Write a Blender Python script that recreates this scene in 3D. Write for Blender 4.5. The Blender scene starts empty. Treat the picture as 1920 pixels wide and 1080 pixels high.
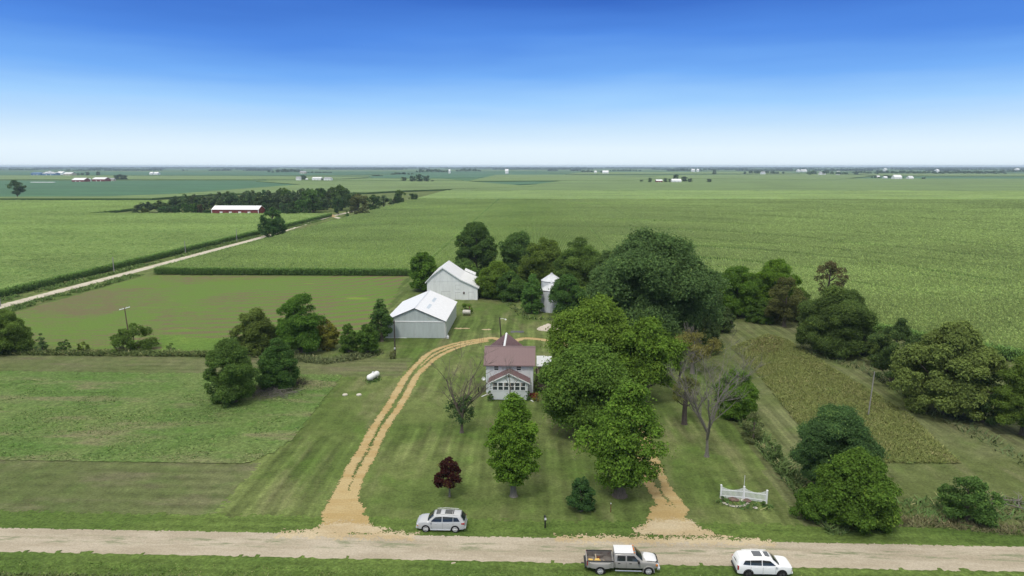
import bpy, math, random
import numpy as np
from mathutils import Vector, Matrix
D = bpy.data; SC = bpy.context.scene; COL = SC.collection
R = math.radians
# ------------------------------------------------------------------ camera
F = 1280.0; H = 37.0; PV = 311.0
PITCH = math.atan((540 - PV) / F)
YAW = math.atan(45 / 1280 * math.cos(PITCH))
cam = D.cameras.new("camera"); co = D.objects.new("camera", cam); COL.objects.link(co)
cam.sensor_width = 36.0; cam.lens = 36.0 * F / 1920.0
cam.clip_start = 0.5; cam.clip_end = 60000
co.location = (0, 0, H); co.rotation_euler = (math.pi / 2 - PITCH, 0, YAW)
SC.camera = co
# ------------------------------------------------------------------ light
SUN_EL, SUN_AZ = R(58), R(200)      # sun behind the camera, high, veiled by cloud
def build_world():
    w = D.worlds.new("World"); SC.world = w; w.use_nodes = True
    nt = w.node_tree; N = nt.nodes; Lk = nt.links; N.clear()
    out = N.new('ShaderNodeOutputWorld')
    tc = N.new('ShaderNodeTexCoord')
    nrm = N.new('ShaderNodeVectorMath'); nrm.operation = 'NORMALIZE'; Lk.new(tc.outputs['Generated'], nrm.inputs[0])
    sep = N.new('ShaderNodeSeparateXYZ'); Lk.new(nrm.outputs[0], sep.inputs[0])
    mp = N.new('ShaderNodeMapping'); mp.inputs['Scale'].default_value = (1.6, 1.6, 16); mp.inputs['Location'].default_value = (3.1, 0.4, 0)
    Lk.new(nrm.outputs[0], mp.inputs[0])
    nz = N.new('ShaderNodeTexNoise'); nz.inputs['Scale'].default_value = 1.3; nz.inputs['Detail'].default_value = 4; nz.inputs['Roughness'].default_value = 0.5
    Lk.new(mp.outputs[0], nz.inputs['Vector'])
    m1 = N.new('ShaderNodeMath'); m1.operation = 'MULTIPLY_ADD'; m1.inputs[1].default_value = 0.07; m1.inputs[2].default_value = -0.035
    Lk.new(nz.outputs[0], m1.inputs[0])
    # the wisps fade out at the horizon
    m2 = N.new('ShaderNodeMath'); m2.operation = 'MULTIPLY'; m2.use_clamp = True; m2.inputs[1].default_value = 7.0; Lk.new(sep.outputs[2], m2.inputs[0])
    m3 = N.new('ShaderNodeMath'); m3.operation = 'MULTIPLY_ADD'; Lk.new(m1.outputs[0], m3.inputs[0]); Lk.new(m2.outputs[0], m3.inputs[1]); Lk.new(sep.outputs[2], m3.inputs[2])
    rp = N.new('ShaderNodeValToRGB'); cr = rp.color_ramp
    Lk.new(m3.outputs[0], rp.inputs[0])
    stops = [(0.0, (0.76, 0.88, 0.97)), (0.022, (0.76, 0.89, 0.99)), (0.05, (0.58, 0.77, 0.96)), (0.085, (0.34, 0.61, 0.97)),
             (0.125, (0.165, 0.41, 0.90)), (0.17, (0.075, 0.25, 0.76)), (0.235, (0.028, 0.125, 0.53)), (0.32, (0.10, 0.20, 0.50)), (0.45, (1.16, 1.14, 1.08)), (1.0, (1.30, 1.27, 1.18))]
    cr.elements[0].position = stops[0][0]; cr.elements[0].color = stops[0][1] + (1,)
    cr.elements[1].position = 1.0; cr.elements[1].color = stops[-1][1] + (1,)
    for p, c in stops[1:-1]:
        e = cr.elements.new(p); e.color = c + (1,)
    bg = N.new('ShaderNodeBackground'); bg.inputs['Strength'].default_value = 0.93; Lk.new(rp.outputs[0], bg.inputs[0])
    sky = N.new('ShaderNodeTexSky'); sky.sky_type = 'NISHITA'; sky.sun_disc = False
    sky.sun_elevation = SUN_EL; sky.sun_rotation = SUN_AZ; sky.altitude = 200
    bs = N.new('ShaderNodeBackground'); bs.inputs['Strength'].default_value = 0.06; Lk.new(sky.outputs[0], bs.inputs[0])
    mx = N.new('ShaderNodeMixShader'); mx.inputs[0].default_value = 0.93
    Lk.new(bs.outputs[0], mx.inputs[1]); Lk.new(bg.outputs[0], mx.inputs[2]); Lk.new(mx.outputs[0], out.inputs[0])
build_world()
sl = D.lights.new("sun", 'SUN'); sl.energy = 1.6; sl.angle = R(11); sl.color = (1, 0.96, 0.88)
so = D.objects.new("sun", sl); COL.objects.link(so)
sv = Vector((math.sin(SUN_AZ) * math.cos(SUN_EL), math.cos(SUN_AZ) * math.cos(SUN_EL), math.sin(SUN_EL)))
so.rotation_euler = sv.to_track_quat('Z', 'Y').to_euler(); so.location = (0, 0, 60)
SC.view_settings.view_transform = 'Standard'; SC.view_settings.look = 'None'
SC.view_settings.exposure = 0.22; SC.view_settings.gamma = 1.0
SC.render.engine = 'CYCLES'
SC.cycles.max_bounces = 5; SC.cycles.diffuse_bounces = 3; SC.cycles.glossy_bounces = 2; SC.cycles.transparent_max_bounces = 6
SC.cycles.transmission_bounces = 3; SC.cycles.volume_bounces = 0; SC.cycles.caustics_reflective = False
# ------------------------------------------------------------------ helpers
_f = np.array([-math.sin(YAW) * math.cos(PITCH), math.cos(YAW) * math.cos(PITCH), -math.sin(PITCH)])
_r = np.array([math.cos(YAW), math.sin(YAW), 0.0]); _u = np.cross(_r, _f)
def ray(x, y): return _f + _r * (x - 960) / F - _u * (y - 540) / F
def G(x, y, z=0.0):
    "where a spot measured on the 1920 x 1080 photograph lies on the ground"
    d = ray(x, y); t = (z - H) / d[2]
    return float(d[0] * t), float(d[1] * t)
def dep(X, Y, Z=0): return float(np.dot(np.array([X, Y, Z - H]), _f))
def ZY(x, y, Y):
    d = ray(x, y); return float(H + d[2] * Y / d[1])
def tag(o, label=None, cat=None, group=None, kind=None):
    if label: o['label'] = label
    if cat: o['category'] = cat
    if group: o['group'] = group
    if kind: o['kind'] = kind
    return o
def empty(name, loc, rz=0.0, label=None, cat=None, group=None):
    o = D.objects.new(name, None); COL.objects.link(o); o.empty_display_size = 0.3
    o.location = loc; o.rotation_euler = (0, 0, rz)
    return tag(o, label, cat, group)
def npmesh(name, v, f, mats, smooth=False, attr=None, mi=None):
    "v (n,3) floats, f (m,k) ints"
    v = np.ascontiguousarray(v, dtype=np.float32); f = np.ascontiguousarray(f, dtype=np.int32)
    me = D.meshes.new(name); k = f.shape[1]; m = f.shape[0]
    me.vertices.add(len(v)); me.vertices.foreach_set('co', v.ravel())
    me.loops.add(m * k); me.loops.foreach_set('vertex_index', f.ravel())
    me.polygons.add(m); me.polygons.foreach_set('loop_start', np.arange(0, m * k, k, dtype=np.int32))
    if mi is not None: me.polygons.foreach_set('material_index', np.asarray(mi, dtype=np.int32))
    me.polygons.foreach_set('use_smooth', np.full(m, bool(smooth)))
    if attr is not None:
        a = me.attributes.new('tint', 'FLOAT', 'POINT'); a.data.foreach_set('value', np.ascontiguousarray(attr, dtype=np.float32))
    for x in (mats if isinstance(mats, (list, tuple)) else [mats]): me.materials.append(x)
    me.update(calc_edges=True)
    return me
def link(name, me, parent=None, loc=None):
    o = D.objects.new(name, me); COL.objects.link(o)
    if parent: o.parent = parent
    if loc is not None: o.location = loc
    return o
def copy_tree(o, parent=None):
    c = o.copy(); COL.objects.link(c); c.parent = parent
    for ch in list(o.children): copy_tree(ch, c)
    return c
def setcol(o, c):
    o.color = (c[0], c[1], c[2], 1)
    for ch in o.children: setcol(ch, c)
class MB:
    def __init__(s): s.v = []; s.f = []
    def add(s, vs, fs):
        b = len(s.v); s.v += [tuple(map(float, p)) for p in vs]; s.f += [tuple(b + i for i in f) for f in fs]; return s
    def box(s, x0, x1, y0, y1, z0, z1):
        return s.add([(x0, y0, z0), (x1, y0, z0), (x1, y1, z0), (x0, y1, z0), (x0, y0, z1), (x1, y0, z1), (x1, y1, z1), (x0, y1, z1)],
                     [(0, 3, 2, 1), (4, 5, 6, 7), (0, 1, 5, 4), (1, 2, 6, 5), (2, 3, 7, 6), (3, 0, 4, 7)])
    def slab(s, pts, t):
        "four corners of a sloped sheet, thickness t downwards"
        a = [Vector(p) for p in pts]; n = (a[1] - a[0]).cross(a[2] - a[0]).normalized()
        if n.z < 0: n = -n
        b = [p - n * t for p in a]
        return s.add(a + b, [(0, 1, 2, 3), (7, 6, 5, 4), (0, 4, 5, 1), (1, 5, 6, 2), (2, 6, 7, 3), (3, 7, 4, 0)])
    def prism(s, poly, a, b, ax='y'):
        n = len(poly)
        def P(p, t): return {'y': (p[0], t, p[1]), 'x': (t, p[0], p[1]), 'z': (p[0], p[1], t)}[ax]
        vs = [P(p, a) for p in poly] + [P(p, b) for p in poly]
        return s.add(vs, [tuple(range(n)), tuple(range(2 * n - 1, n - 1, -1))] + [(i, i + n, (i + 1) % n + n, (i + 1) % n) for i in range(n)])
    def lathe(s, prof, n=16, c=(0, 0, 0), ax='z'):
        def P(r, h, k):
            a = 2 * math.pi * k / n; q = (r * math.cos(a), r * math.sin(a))
            p = {'z': (q[0], q[1], h), 'x': (h, q[0], q[1]), 'y': (q[0], h, q[1])}[ax]
            return (p[0] + c[0], p[1] + c[1], p[2] + c[2])
        vs = [P(r, h, k) for r, h in prof for k in range(n)]
        fs = [(i * n + k, i * n + (k + 1) % n, (i + 1) * n + (k + 1) % n, (i + 1) * n + k) for i in range(len(prof) - 1) for k in range(n)]
        fs += [tuple(range(n - 1, -1, -1)), tuple(range((len(prof) - 1) * n, len(prof) * n))]
        return s.add(vs, fs)
    def tube(s, pts, rad, n=6):
        pts = [Vector(p) for p in pts]; vs = []
        if not isinstance(rad, (list, tuple)): rad = [rad] * len(pts)
        for i, p in enumerate(pts):
            d = (pts[min(i + 1, len(pts) - 1)] - pts[max(i - 1, 0)])
            if d.length < 1e-6: d = Vector((0, 0, 1))
            d.normalize(); a = d.cross(Vector((0, 0, 1)) if abs(d.z) < .9 else Vector((1, 0, 0))).normalized(); b = d.cross(a)
            for k in range(n):
                t = 2 * math.pi * k / n; vs.append(p + (a * math.cos(t) + b * math.sin(t)) * rad[i])
        m = len(pts)
        fs = [(i * n + k, i * n + (k + 1) % n, (i + 1) * n + (k + 1) % n, (i + 1) * n + k) for i in range(m - 1) for k in range(n)]
        fs += [tuple(range(n - 1, -1, -1)), tuple(range((m - 1) * n, m * n))]
        return s.add(vs, fs)
    def build(s, name, mat, parent=None, smooth=False, loc=None, bevel=0):
        me = D.meshes.new(name); me.from_pydata(s.v, [], s.f)
        me.materials.append(mat)
        import bmesh
        bm = bmesh.new(); bm.from_mesh(me); bmesh.ops.recalc_face_normals(bm, faces=bm.faces); bm.to_mesh(me); bm.free()
        if smooth:
            me.polygons.foreach_set('use_smooth', [True] * len(me.polygons))
            me.set_sharp_from_angle(angle=R(38))
        me.update(); o = link(name, me, parent, loc)
        if bevel:
            md = o.modifiers.new('bevel', 'BEVEL'); md.width = bevel; md.segments = 2; md.limit_method = 'ANGLE'; md.angle_limit = R(50)
        return o
# value noise in numpy
def vnoise(x, y, seed=0):
    x = np.asarray(x, dtype=np.float64); y = np.asarray(y, dtype=np.float64)
    xi = np.floor(x).astype(np.int64); yi = np.floor(y).astype(np.int64); fx = x - xi; fy = y - yi
    def h(a, b):
        n = (a * 374761393 + b * 668265263 + seed * 1442695041) & 0x7fffffff
        n = ((n ^ (n >> 13)) * 1274126177) & 0x7fffffff
        return ((n ^ (n >> 16)) & 0xffff) / 65535.0
    ux = fx * fx * (3 - 2 * fx); uy = fy * fy * (3 - 2 * fy)
    return (h(xi, yi) * (1 - ux) + h(xi + 1, yi) * ux) * (1 - uy) + (h(xi, yi + 1) * (1 - ux) + h(xi + 1, yi + 1) * ux) * uy
def fbm(x, y, seed=0, o=3):
    t = 0; a = 0.5; s = 0
    for i in range(o):
        t = t + a * vnoise(np.asarray(x) * 2 ** i, np.asarray(y) * 2 ** i, seed + i); s += a; a *= .55
    return t / s
# ------------------------------------------------------------------ materials
class NT:
    "tiny node-graph writer"
    def __init__(s, name, rough=0.9, spec=0.2, metal=0.0):
        s.m = D.materials.new(name); s.m.use_nodes = True; s.t = s.m.node_tree; s.N = s.t.nodes; s.L = s.t.links
        s.b = s.N['Principled BSDF']; s.out = s.N['Material Output']
        s.b.inputs['Roughness'].default_value = rough; s.b.inputs['Specular IOR Level'].default_value = spec; s.b.inputs['Metallic'].default_value = metal
        s._p = None
    def pos(s):
        if not s._p: s._p = s.N.new('ShaderNodeNewGeometry').outputs['Position']
        return s._p
    def sc(s, v, k):
        n = s.N.new('ShaderNodeVectorMath'); n.operation = 'MULTIPLY'; s.L.new(v, n.inputs[0]); n.inputs[1].default_value = k if isinstance(k, tuple) else (k, k, k); return n.outputs[0]
    def noise(s, scale, det=3, rough=.6, v=None, dist=0.0):
        n = s.N.new('ShaderNodeTexNoise'); n.inputs['Scale'].default_value = 1.0; n.inputs['Detail'].default_value = det; n.inputs['Roughness'].default_value = rough
        n.inputs['Distortion'].default_value = dist
        s.L.new(s.sc(v or s.pos(), scale), n.inputs['Vector']); return n.outputs[0]
    def math(s, op, a, b=None, c=None, clamp=False):
        n = s.N.new('ShaderNodeMath'); n.operation = op; n.use_clamp = clamp
        for i, x in enumerate((a, b, c)):
            if x is None: continue
            if isinstance(x, (int, float)): n.inputs[i].default_value = x
            else: s.L.new(x, n.inputs[i])
        return n.outputs[0]
    def step(s, a, lo, hi):
        n = s.N.new('ShaderNodeMapRange'); n.interpolation_type = 'SMOOTHSTEP'
        s.L.new(a, n.inputs[0]); n.inputs[1].default_value = lo; n.inputs[2].default_value = hi; return n.outputs[0]
    def rng(s, a, lo, hi, o0, o1):
        n = s.N.new('ShaderNodeMapRange'); s.L.new(a, n.inputs[0])
        for i, x in enumerate((lo, hi, o0, o1)): n.inputs[i + 1].default_value = x
        return n.outputs[0]
    def mix(s, a, b, f, mode='MIX'):
        n = s.N.new('ShaderNodeMix'); n.data_type = 'RGBA'; n.blend_type = mode; n.clamp_factor = True
        for i, x in ((6, a), (7, b)):
            if isinstance(x, tuple): n.inputs[i].default_value = x if len(x) == 4 else x + (1,)
            else: s.L.new(x, n.inputs[i])
        if isinstance(f, (int, float)): n.inputs[0].default_value = f
        else: s.L.new(f, n.inputs[0])
        return n.outputs[2]
    def mul(s, col, fac):
        n = s.N.new('ShaderNodeVectorMath'); n.operation = 'SCALE'
        if isinstance(col, tuple): n.inputs[0].default_value = col[:3]
        else: s.L.new(col, n.inputs[0])
        if isinstance(fac, (int, float)): n.inputs['Scale'].default_value = fac
        else: s.L.new(fac, n.inputs['Scale'])
        return n.outputs[0]
    def xyz(s, v=None):
        n = s.N.new('ShaderNodeSeparateXYZ'); s.L.new(v or s.pos(), n.inputs[0]); return n.outputs
    def attr(s, name):
        n = s.N.new('ShaderNodeAttribute'); n.attribute_name = name; return n.outputs['Fac']
    def bump(s, h, st=0.5, dist=0.1):
        n = s.N.new('ShaderNodeBump'); n.inputs['Strength'].default_value = st; n.inputs['Distance'].default_value = dist
        s.L.new(h, n.inputs['Height']); s.L.new(n.outputs[0], s.b.inputs['Normal'])
    def color(s, c):
        if isinstance(c, tuple): s.b.inputs['Base Color'].default_value = c + (1,)
        else: s.L.new(c, s.b.inputs['Base Color'])
        return s.m
def plain(name, c, rough=.6, spec=.3, metal=0.0, var=.12, vs=1.5):
    n = NT(name, rough, spec, metal)
    k = n.rng(n.noise(vs, 4, .65), .3, .7, 1 - var, 1 + var)
    return n.color(n.mul(c, k))
def grass(name, c1, c2, c3, big=.05, mid=.5, stripes=None, sa=.1, dry=None, fine=3.2, cont=.35, patch=.5, spots=None):
    n = NT(name, .95, .1)
    a = n.noise(big, 3, .55, dist=.6); col = n.mix(c1, c2, n.step(a, .38, .62))
    b = n.noise(mid * .3, 4, .65, dist=.4); col = n.mix(col, c3, n.math('MULTIPLY', n.step(b, .5, .72), patch))
    x = n.xyz()
    if dry:
        d = n.noise((.06, .22, 1) if dry[1] == 'x' else (.22, .06, 1), 4, .6); col = n.mix(col, dry[0], n.math('MULTIPLY', n.step(d, .48, .7), dry[2]))
    fn = n.noise(fine, 3, .8); mn = n.noise(mid, 4, .7)
    k = n.math('MULTIPLY', n.rng(fn, .25, .75, 1 - cont, 1 + cont), n.rng(mn, .25, .75, 1 - cont * .8, 1 + cont * .8))
    if stripes:
        for axis, wdt, amt in stripes:
            wob = n.noise(.08, 2, .5); t = n.math('MULTIPLY_ADD', wob, wdt * 1.1, x[0 if axis == 'x' else 1])
            sw = n.math('SINE', n.math('MULTIPLY', t, 2 * math.pi / wdt))
            fade = n.step(n.noise(.045, 2, .5), .35, .6)
            k = n.math('MULTIPLY', k, n.math('ADD', 1, n.math('MULTIPLY', n.math('MULTIPLY', sw, fade), amt)))
    if spots:
        sp = n.noise(spots[0], 2, .5); col = n.mix(col, spots[1], n.math('MULTIPLY', n.step(sp, spots[2], spots[2] + .05), spots[3]))
    n.bump(fn, .6, .12)
    return n.color(n.mul(col, k))
M = {}
M['lawn'] = grass('lawn', (.080, .118, .030), (.118, .150, .048), (.074, .142, .022), stripes=[('x', 3.3, .20), ('x', 1.1, .10)], dry=((.165, .16, .082), 'y', .55), cont=.42)
M['lawn2'] = grass('lawn_wide', (.092, .116, .038), (.130, .146, .064), (.076, .122, .026), stripes=[('x', 2.4, .19), ('x', .8, .10)], dry=((.17, .16, .09), 'y', .5), cont=.42)
M['strip'] = grass('mown_strip', (.090, .116, .040), (.118, .134, .058), (.072, .130, .028), stripes=[('y', 2.2, .12)], dry=((.140, .125, .080), 'x', .7), cont=.4)
M['verge'] = grass('verge', (.072, .118, .026), (.096, .142, .034), (.06, .11, .02), stripes=[('y', 1.6, .12)], mid=.8, cont=.42)
M['meadow'] = grass('meadow', (.088, .148, .038), (.122, .168, .054), (.066, .140, .024), mid=1.2, cont=.5, dry=((.165, .16, .085), 'x', .85), patch=.7, spots=(.9, (.04, .08, .022), .66, .7))
M['till'] = None
M['verge_far'] = grass('rough_verge', (.06, .11, .03), (.10, .135, .045), (.12, .12, .06), mid=.4)
def till_mat():
    n = NT('sprouting_field', .95, .1); x = n.xyz()
    soil = (.138, .122, .064); g = (.108, .175, .036); lime = (.17, .27, .03)
    # crop rows run across the field on the left and bend round to run away from the road beside the barns
    dx = n.math('MAXIMUM', n.math('ADD', x[0], 112), .5); dy = n.math('MAXIMUM', n.math('SUBTRACT', 262, x[1]), .5)
    t = n.math('POWER', n.math('ADD', n.math('POWER', dx, 2.6), n.math('POWER', dy, 2.6)), 1 / 2.6)
    t = n.math('MULTIPLY_ADD', n.noise(.02, 2, .5), 9, t)
    r1 = n.math('SINE', n.math('MULTIPLY', t, 2 * math.pi / 4.4)); r2 = n.math('SINE', n.math('MULTIPLY', t, 2 * math.pi / 1.5))
    big = n.noise(.03, 4, .6, dist=.8); mid = n.noise(.3, 5, .75)
    amt = n.step(x[0], -100, -55)
    rows = n.math('ADD', n.math('MULTIPLY', r1, n.math('MULTIPLY_ADD', amt, .20, .05)), n.math('MULTIPLY', r2, .12))
    cover = n.math('ADD', n.math('ADD', n.math('MULTIPLY_ADD', n.math('SUBTRACT', big, .5), 1.3, .47), rows), n.math('MULTIPLY', n.math('SUBTRACT', mid, .5), .8))
    col = n.mix(soil, g, n.step(cover, .28, .52))
    col = n.mix(col, (.105, .18, .025), n.math('MULTIPLY', n.step(n.noise((.018, .03, 1), 3, .6), .52, .68), n.step(cover, .34, .5)))
    col = n.mix(col, lime, n.math('MULTIPLY', n.step(n.noise((.045, .13, 1), 3, .5), .66, .74), .7))
    fn = n.noise(3, 3, .8); n.bump(fn, .7, .12)
    return n.color(n.mul(col, n.rng(fn, .25, .75, .68, 1.3)))
M['till'] = till_mat()
def gravel_mat(name, c1, c2, dark, tracks=None, green=None):
    n = NT(name, .95, .15)
    col = n.mix(c1, c2, n.step(n.noise((.12, .5, 1), 4, .65), .38, .62))
    fn = n.noise(5, 4, .85); x = n.xyz()
    if green:
        band = n.math('SUBTRACT', 1, n.step(n.math('ABSOLUTE', n.math('SUBTRACT', x[1], green[0])), green[1], green[1] * 2.6))
        col = n.mix(col, green[2], n.math('MULTIPLY', band, n.step(n.noise((.25, 1.5, 1), 5, .7), .47, .64)))
    col = n.mix(col, dark, n.math('MULTIPLY', n.step(n.noise(1.1, 5, .75), .58, .75), .5))
    n.bump(fn, .6, .06)
    return n.color(n.mul(col, n.rng(fn, .25, .75, .72, 1.25)))
M['road'] = gravel_mat('road_gravel', (.34, .295, .222), (.415, .365, .287), (.23, .198, .143), green=(61.6, .4, (.20, .215, .13)))
M['lane'] = gravel_mat('lane_gravel', (.42, .38, .30), (.52, .48, .40), (.3, .27, .2))
M['drive'] = gravel_mat('drive_gravel', (.36, .262, .118), (.41, .32, .165), (.25, .19, .11))
M['sand'] = gravel_mat('spill_gravel', (.40, .315, .19), (.46, .385, .26), (.27, .215, .135))
M['soil'] = gravel_mat('bare_soil', (.16, .125, .095), (.2, .16, .13), (.07, .06, .045))
M['ash'] = gravel_mat('ash', (.17, .17, .19), (.10, .10, .12), (.05, .05, .055))
M['stone'] = gravel_mat('spoil_heap', (.42, .37, .30), (.52, .47, .40), (.2, .17, .14))
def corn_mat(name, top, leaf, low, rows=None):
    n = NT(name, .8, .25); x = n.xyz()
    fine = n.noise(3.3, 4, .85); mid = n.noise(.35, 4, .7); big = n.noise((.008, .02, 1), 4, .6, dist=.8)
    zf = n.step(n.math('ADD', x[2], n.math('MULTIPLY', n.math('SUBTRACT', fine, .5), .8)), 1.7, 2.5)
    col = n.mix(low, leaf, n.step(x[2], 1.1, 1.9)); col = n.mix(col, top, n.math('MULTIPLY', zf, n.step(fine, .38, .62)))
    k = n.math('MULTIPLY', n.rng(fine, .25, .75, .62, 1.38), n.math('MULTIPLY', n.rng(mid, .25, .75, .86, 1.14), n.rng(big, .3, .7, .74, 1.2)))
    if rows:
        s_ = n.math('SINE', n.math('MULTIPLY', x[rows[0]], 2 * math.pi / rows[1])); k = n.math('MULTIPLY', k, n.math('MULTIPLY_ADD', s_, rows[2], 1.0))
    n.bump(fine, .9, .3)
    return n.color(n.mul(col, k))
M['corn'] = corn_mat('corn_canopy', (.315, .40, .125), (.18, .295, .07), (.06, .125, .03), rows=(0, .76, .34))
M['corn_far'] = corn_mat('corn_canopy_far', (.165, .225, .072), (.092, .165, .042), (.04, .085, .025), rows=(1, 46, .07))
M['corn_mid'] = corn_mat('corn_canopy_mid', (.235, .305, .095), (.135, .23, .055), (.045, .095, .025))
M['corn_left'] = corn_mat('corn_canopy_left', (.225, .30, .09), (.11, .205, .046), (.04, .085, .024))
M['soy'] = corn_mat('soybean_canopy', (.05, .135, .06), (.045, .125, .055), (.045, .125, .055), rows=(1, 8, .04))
def leaf_mat(name, trans=.34):
    n = NT(name, .7, .08)
    oi = n.N.new('ShaderNodeObjectInfo'); t = n.attr('tint')
    col = n.mul(oi.outputs['Color'], n.rng(t, 0, 1, .8, 2.35))
    col = n.mix(col, n.mix(col, (.30, .34, .06), .4), n.step(t, .62, 1.0))
    n.color(col)
    tr = n.N.new('ShaderNodeBsdfTranslucent'); n.L.new(n.mul(col, 1.25), tr.inputs[0])
    ms = n.N.new('ShaderNodeMixShader'); ms.inputs[0].default_value = trans
    n.L.new(n.b.outputs[0], ms.inputs[1]); n.L.new(tr.outputs[0], ms.inputs[2]); n.L.new(ms.outputs[0], n.out.inputs[0])
    return n.m
M['leaf'] = leaf_mat('leaves')
M['cornleaf'] = leaf_mat('corn_leaves', .2)
def bark(name, c):
    n = NT(name, .9, .2); f = n.noise((9, 9, 2), 4, .7); n.bump(f, .6, .04); return n.color(n.mul(c, n.rng(f, .3, .7, .65, 1.3)))
M['bark'] = bark('bark', (.13, .11, .09)); M['bark_grey'] = bark('weathered_bark', (.165, .155, .135)); M['bark_dark'] = bark('dark_bark', (.06, .05, .045))
M['weed'] = None
def weed_mat():
    n = NT('weed_blades', .9, .1); t = n.attr('tint'); oi = n.N.new('ShaderNodeObjectInfo')
    b = n.noise(.22, 3, .6)
    col = n.mix(oi.outputs['Color'], (.21, .175, .095), n.math('MULTIPLY', n.step(n.math('ADD', t, n.math('SUBTRACT', b, .5)), .62, .95), .6))
    return n.color(n.mul(col, n.rng(t, 0, 1, 1.1, 1.9)))
M['weed'] = weed_mat()
def metal_sheet(name, c, rib=None, rough=.45, var=.06, spec=.4, streak=.1, rust=None):
    n = NT(name, rough, spec); x = n.xyz()
    st = n.noise((1.4, 1.4, .18), 4, .7); k = n.rng(st, .3, .7, 1 - streak, 1 + streak * .5)
    col = n.mul(c, k)
    if rust: col = n.mix(col, rust[0], n.math('MULTIPLY', n.step(n.noise(.8, 5, .75), rust[1], rust[1] + .15), rust[2]))
    if rib:
        s_ = n.math('SINE', n.math('MULTIPLY', x[rib[0]], 2 * math.pi / rib[1])); n.bump(n.math('POWER', n.math('ABSOLUTE', s_), .5), .5, rib[2])
    return n.color(col)
M['white_roof'] = metal_sheet('white_roof_metal', (.74, .75, .77), rib=(1, .5, .03), rough=.4)
M['grey_metal'] = metal_sheet('grey_wall_metal', (.45, .50, .505), rib=(0, .46, .03), streak=.14, rust=((.22, .26, .17), .60, .35))
M['white_trim'] = plain('white_trim', (.78, .79, .80), .5, .3, var=.04)
M['barn_white'] = metal_sheet('weathered_white_boards', (.76, .78, .78), rib=(0, .6, .02), rough=.8, streak=.12, rust=((.36, .35, .33), .60, .45))
M['siding'] = None
def siding():
    n = NT('white_lap_siding', .6, .3); x = n.xyz(); z = n.math('FRACT', n.math('DIVIDE', x[2], .2)); n.bump(z, .8, .04)
    return n.color(n.mul((.76, .79, .81), n.math('MULTIPLY', n.rng(n.noise(.7, 4, .6), .3, .7, .93, 1.03), n.rng(n.step(z, 0, .16), 0, 1, .8, 1.0))))
M['siding'] = siding()
M['red_roof'] = metal_sheet('maroon_roof_metal', (.185, .118, .122), rough=.45, streak=.05)
M['red_rib'] = metal_sheet('maroon_roof_seam', (.215, .145, .15), rough=.4, streak=.05)
M['red_wall'] = metal_sheet('barn_red', (.19, .035, .035), rib=(0, .6, .03), rough=.6)
M['blue_wall'] = plain('blue_metal', (.10, .20, .36), .5); M['tan_wall'] = plain('tan_wall', (.42, .39, .33), .7); M['grey_roof'] = plain('grey_roof', (.30, .31, .33), .7)
M['galv'] = metal_sheet('galvanised_steel', (.62, .64, .67), rib=(2, .16, .02), rough=.4, streak=.15, spec=.6)
M['galv_roof'] = metal_sheet('galvanised_roof', (.60, .62, .65), rough=.42, streak=.2, spec=.6)
M['glass'] = plain('window_glass', (.035, .045, .055), .08, .6, var=.3, vs=.6); M['dark'] = plain('dark_opening', (.02, .02, .022), .6)
M['curtain'] = plain('curtain', (.35, .30, .26), .9)
M['pole'] = bark('pole_wood', (.13, .095, .065)); M['grey_pole'] = bark('grey_pole', (.27, .26, .25)); M['black'] = plain('black_plastic', (.012, .012, .014), .35, .5)
M['tank'] = plain('white_tank_paint', (.78, .79, .80), .3, .5, var=.03); M['concrete'] = plain('concrete', (.50, .47, .40), .9)
M['old_tank'] = metal_sheet('old_tank_paint', (.52, .50, .46), streak=.2, rust=((.18, .09, .05), .50, .7))
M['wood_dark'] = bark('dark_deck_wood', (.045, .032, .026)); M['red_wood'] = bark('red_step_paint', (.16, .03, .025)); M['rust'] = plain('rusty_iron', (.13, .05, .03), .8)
M['silver'] = plain('silver_paint', (.42, .435, .45), .25, .6, var=.02); M['white_car'] = plain('white_paint', (.84, .85, .86), .25, .6, var=.01)
M['pewter'] = plain('pewter_paint', (.30, .295, .28), .28, .6, metal=.1, var=.03); M['pale_roof'] = plain('pale_silver', (.68, .69, .71), .28, .6, var=.02)
M['tyre'] = plain('tyre_rubber', (.02, .02, .021), .85, .2); M['rim'] = plain('alloy_rim', (.62, .63, .65), .3, .6); M['rim_black'] = plain('black_rim', (.022, .022, .024), .3, .6)
M['car_glass'] = plain('car_glass', (.016, .022, .026), .06, .7, var=.1); M['red_lens'] = plain('red_lens', (.30, .01, .012), .2, .6); M['amber'] = plain('amber_lens', (.6, .2, .04), .25, .5)
M['lamp'] = plain('clear_lens', (.55, .57, .6), .1, .7); M['chrome'] = plain('chrome', (.72, .73, .75), .15, .7, metal=.6, var=.02); M['bed'] = metal_sheet('worn_bed_liner', (.17, .155, .145), streak=.4, rust=((.10, .055, .04), .5, .6))
M['yellow'] = plain('yellow_wood', (.62, .42, .12), .7, var=.25); M['plank'] = plain('pale_plank', (.5, .42, .3), .8); M['flower'] = plain('orange_petals', (.6, .12, .04), .8); M['rock'] = plain('pale_rock', (.5, .47, .42), .9, var=.3, vs=3); M['brown_rock'] = plain('brown_boulder', (.15, .10, .085), .9, var=.35, vs=3)
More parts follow.
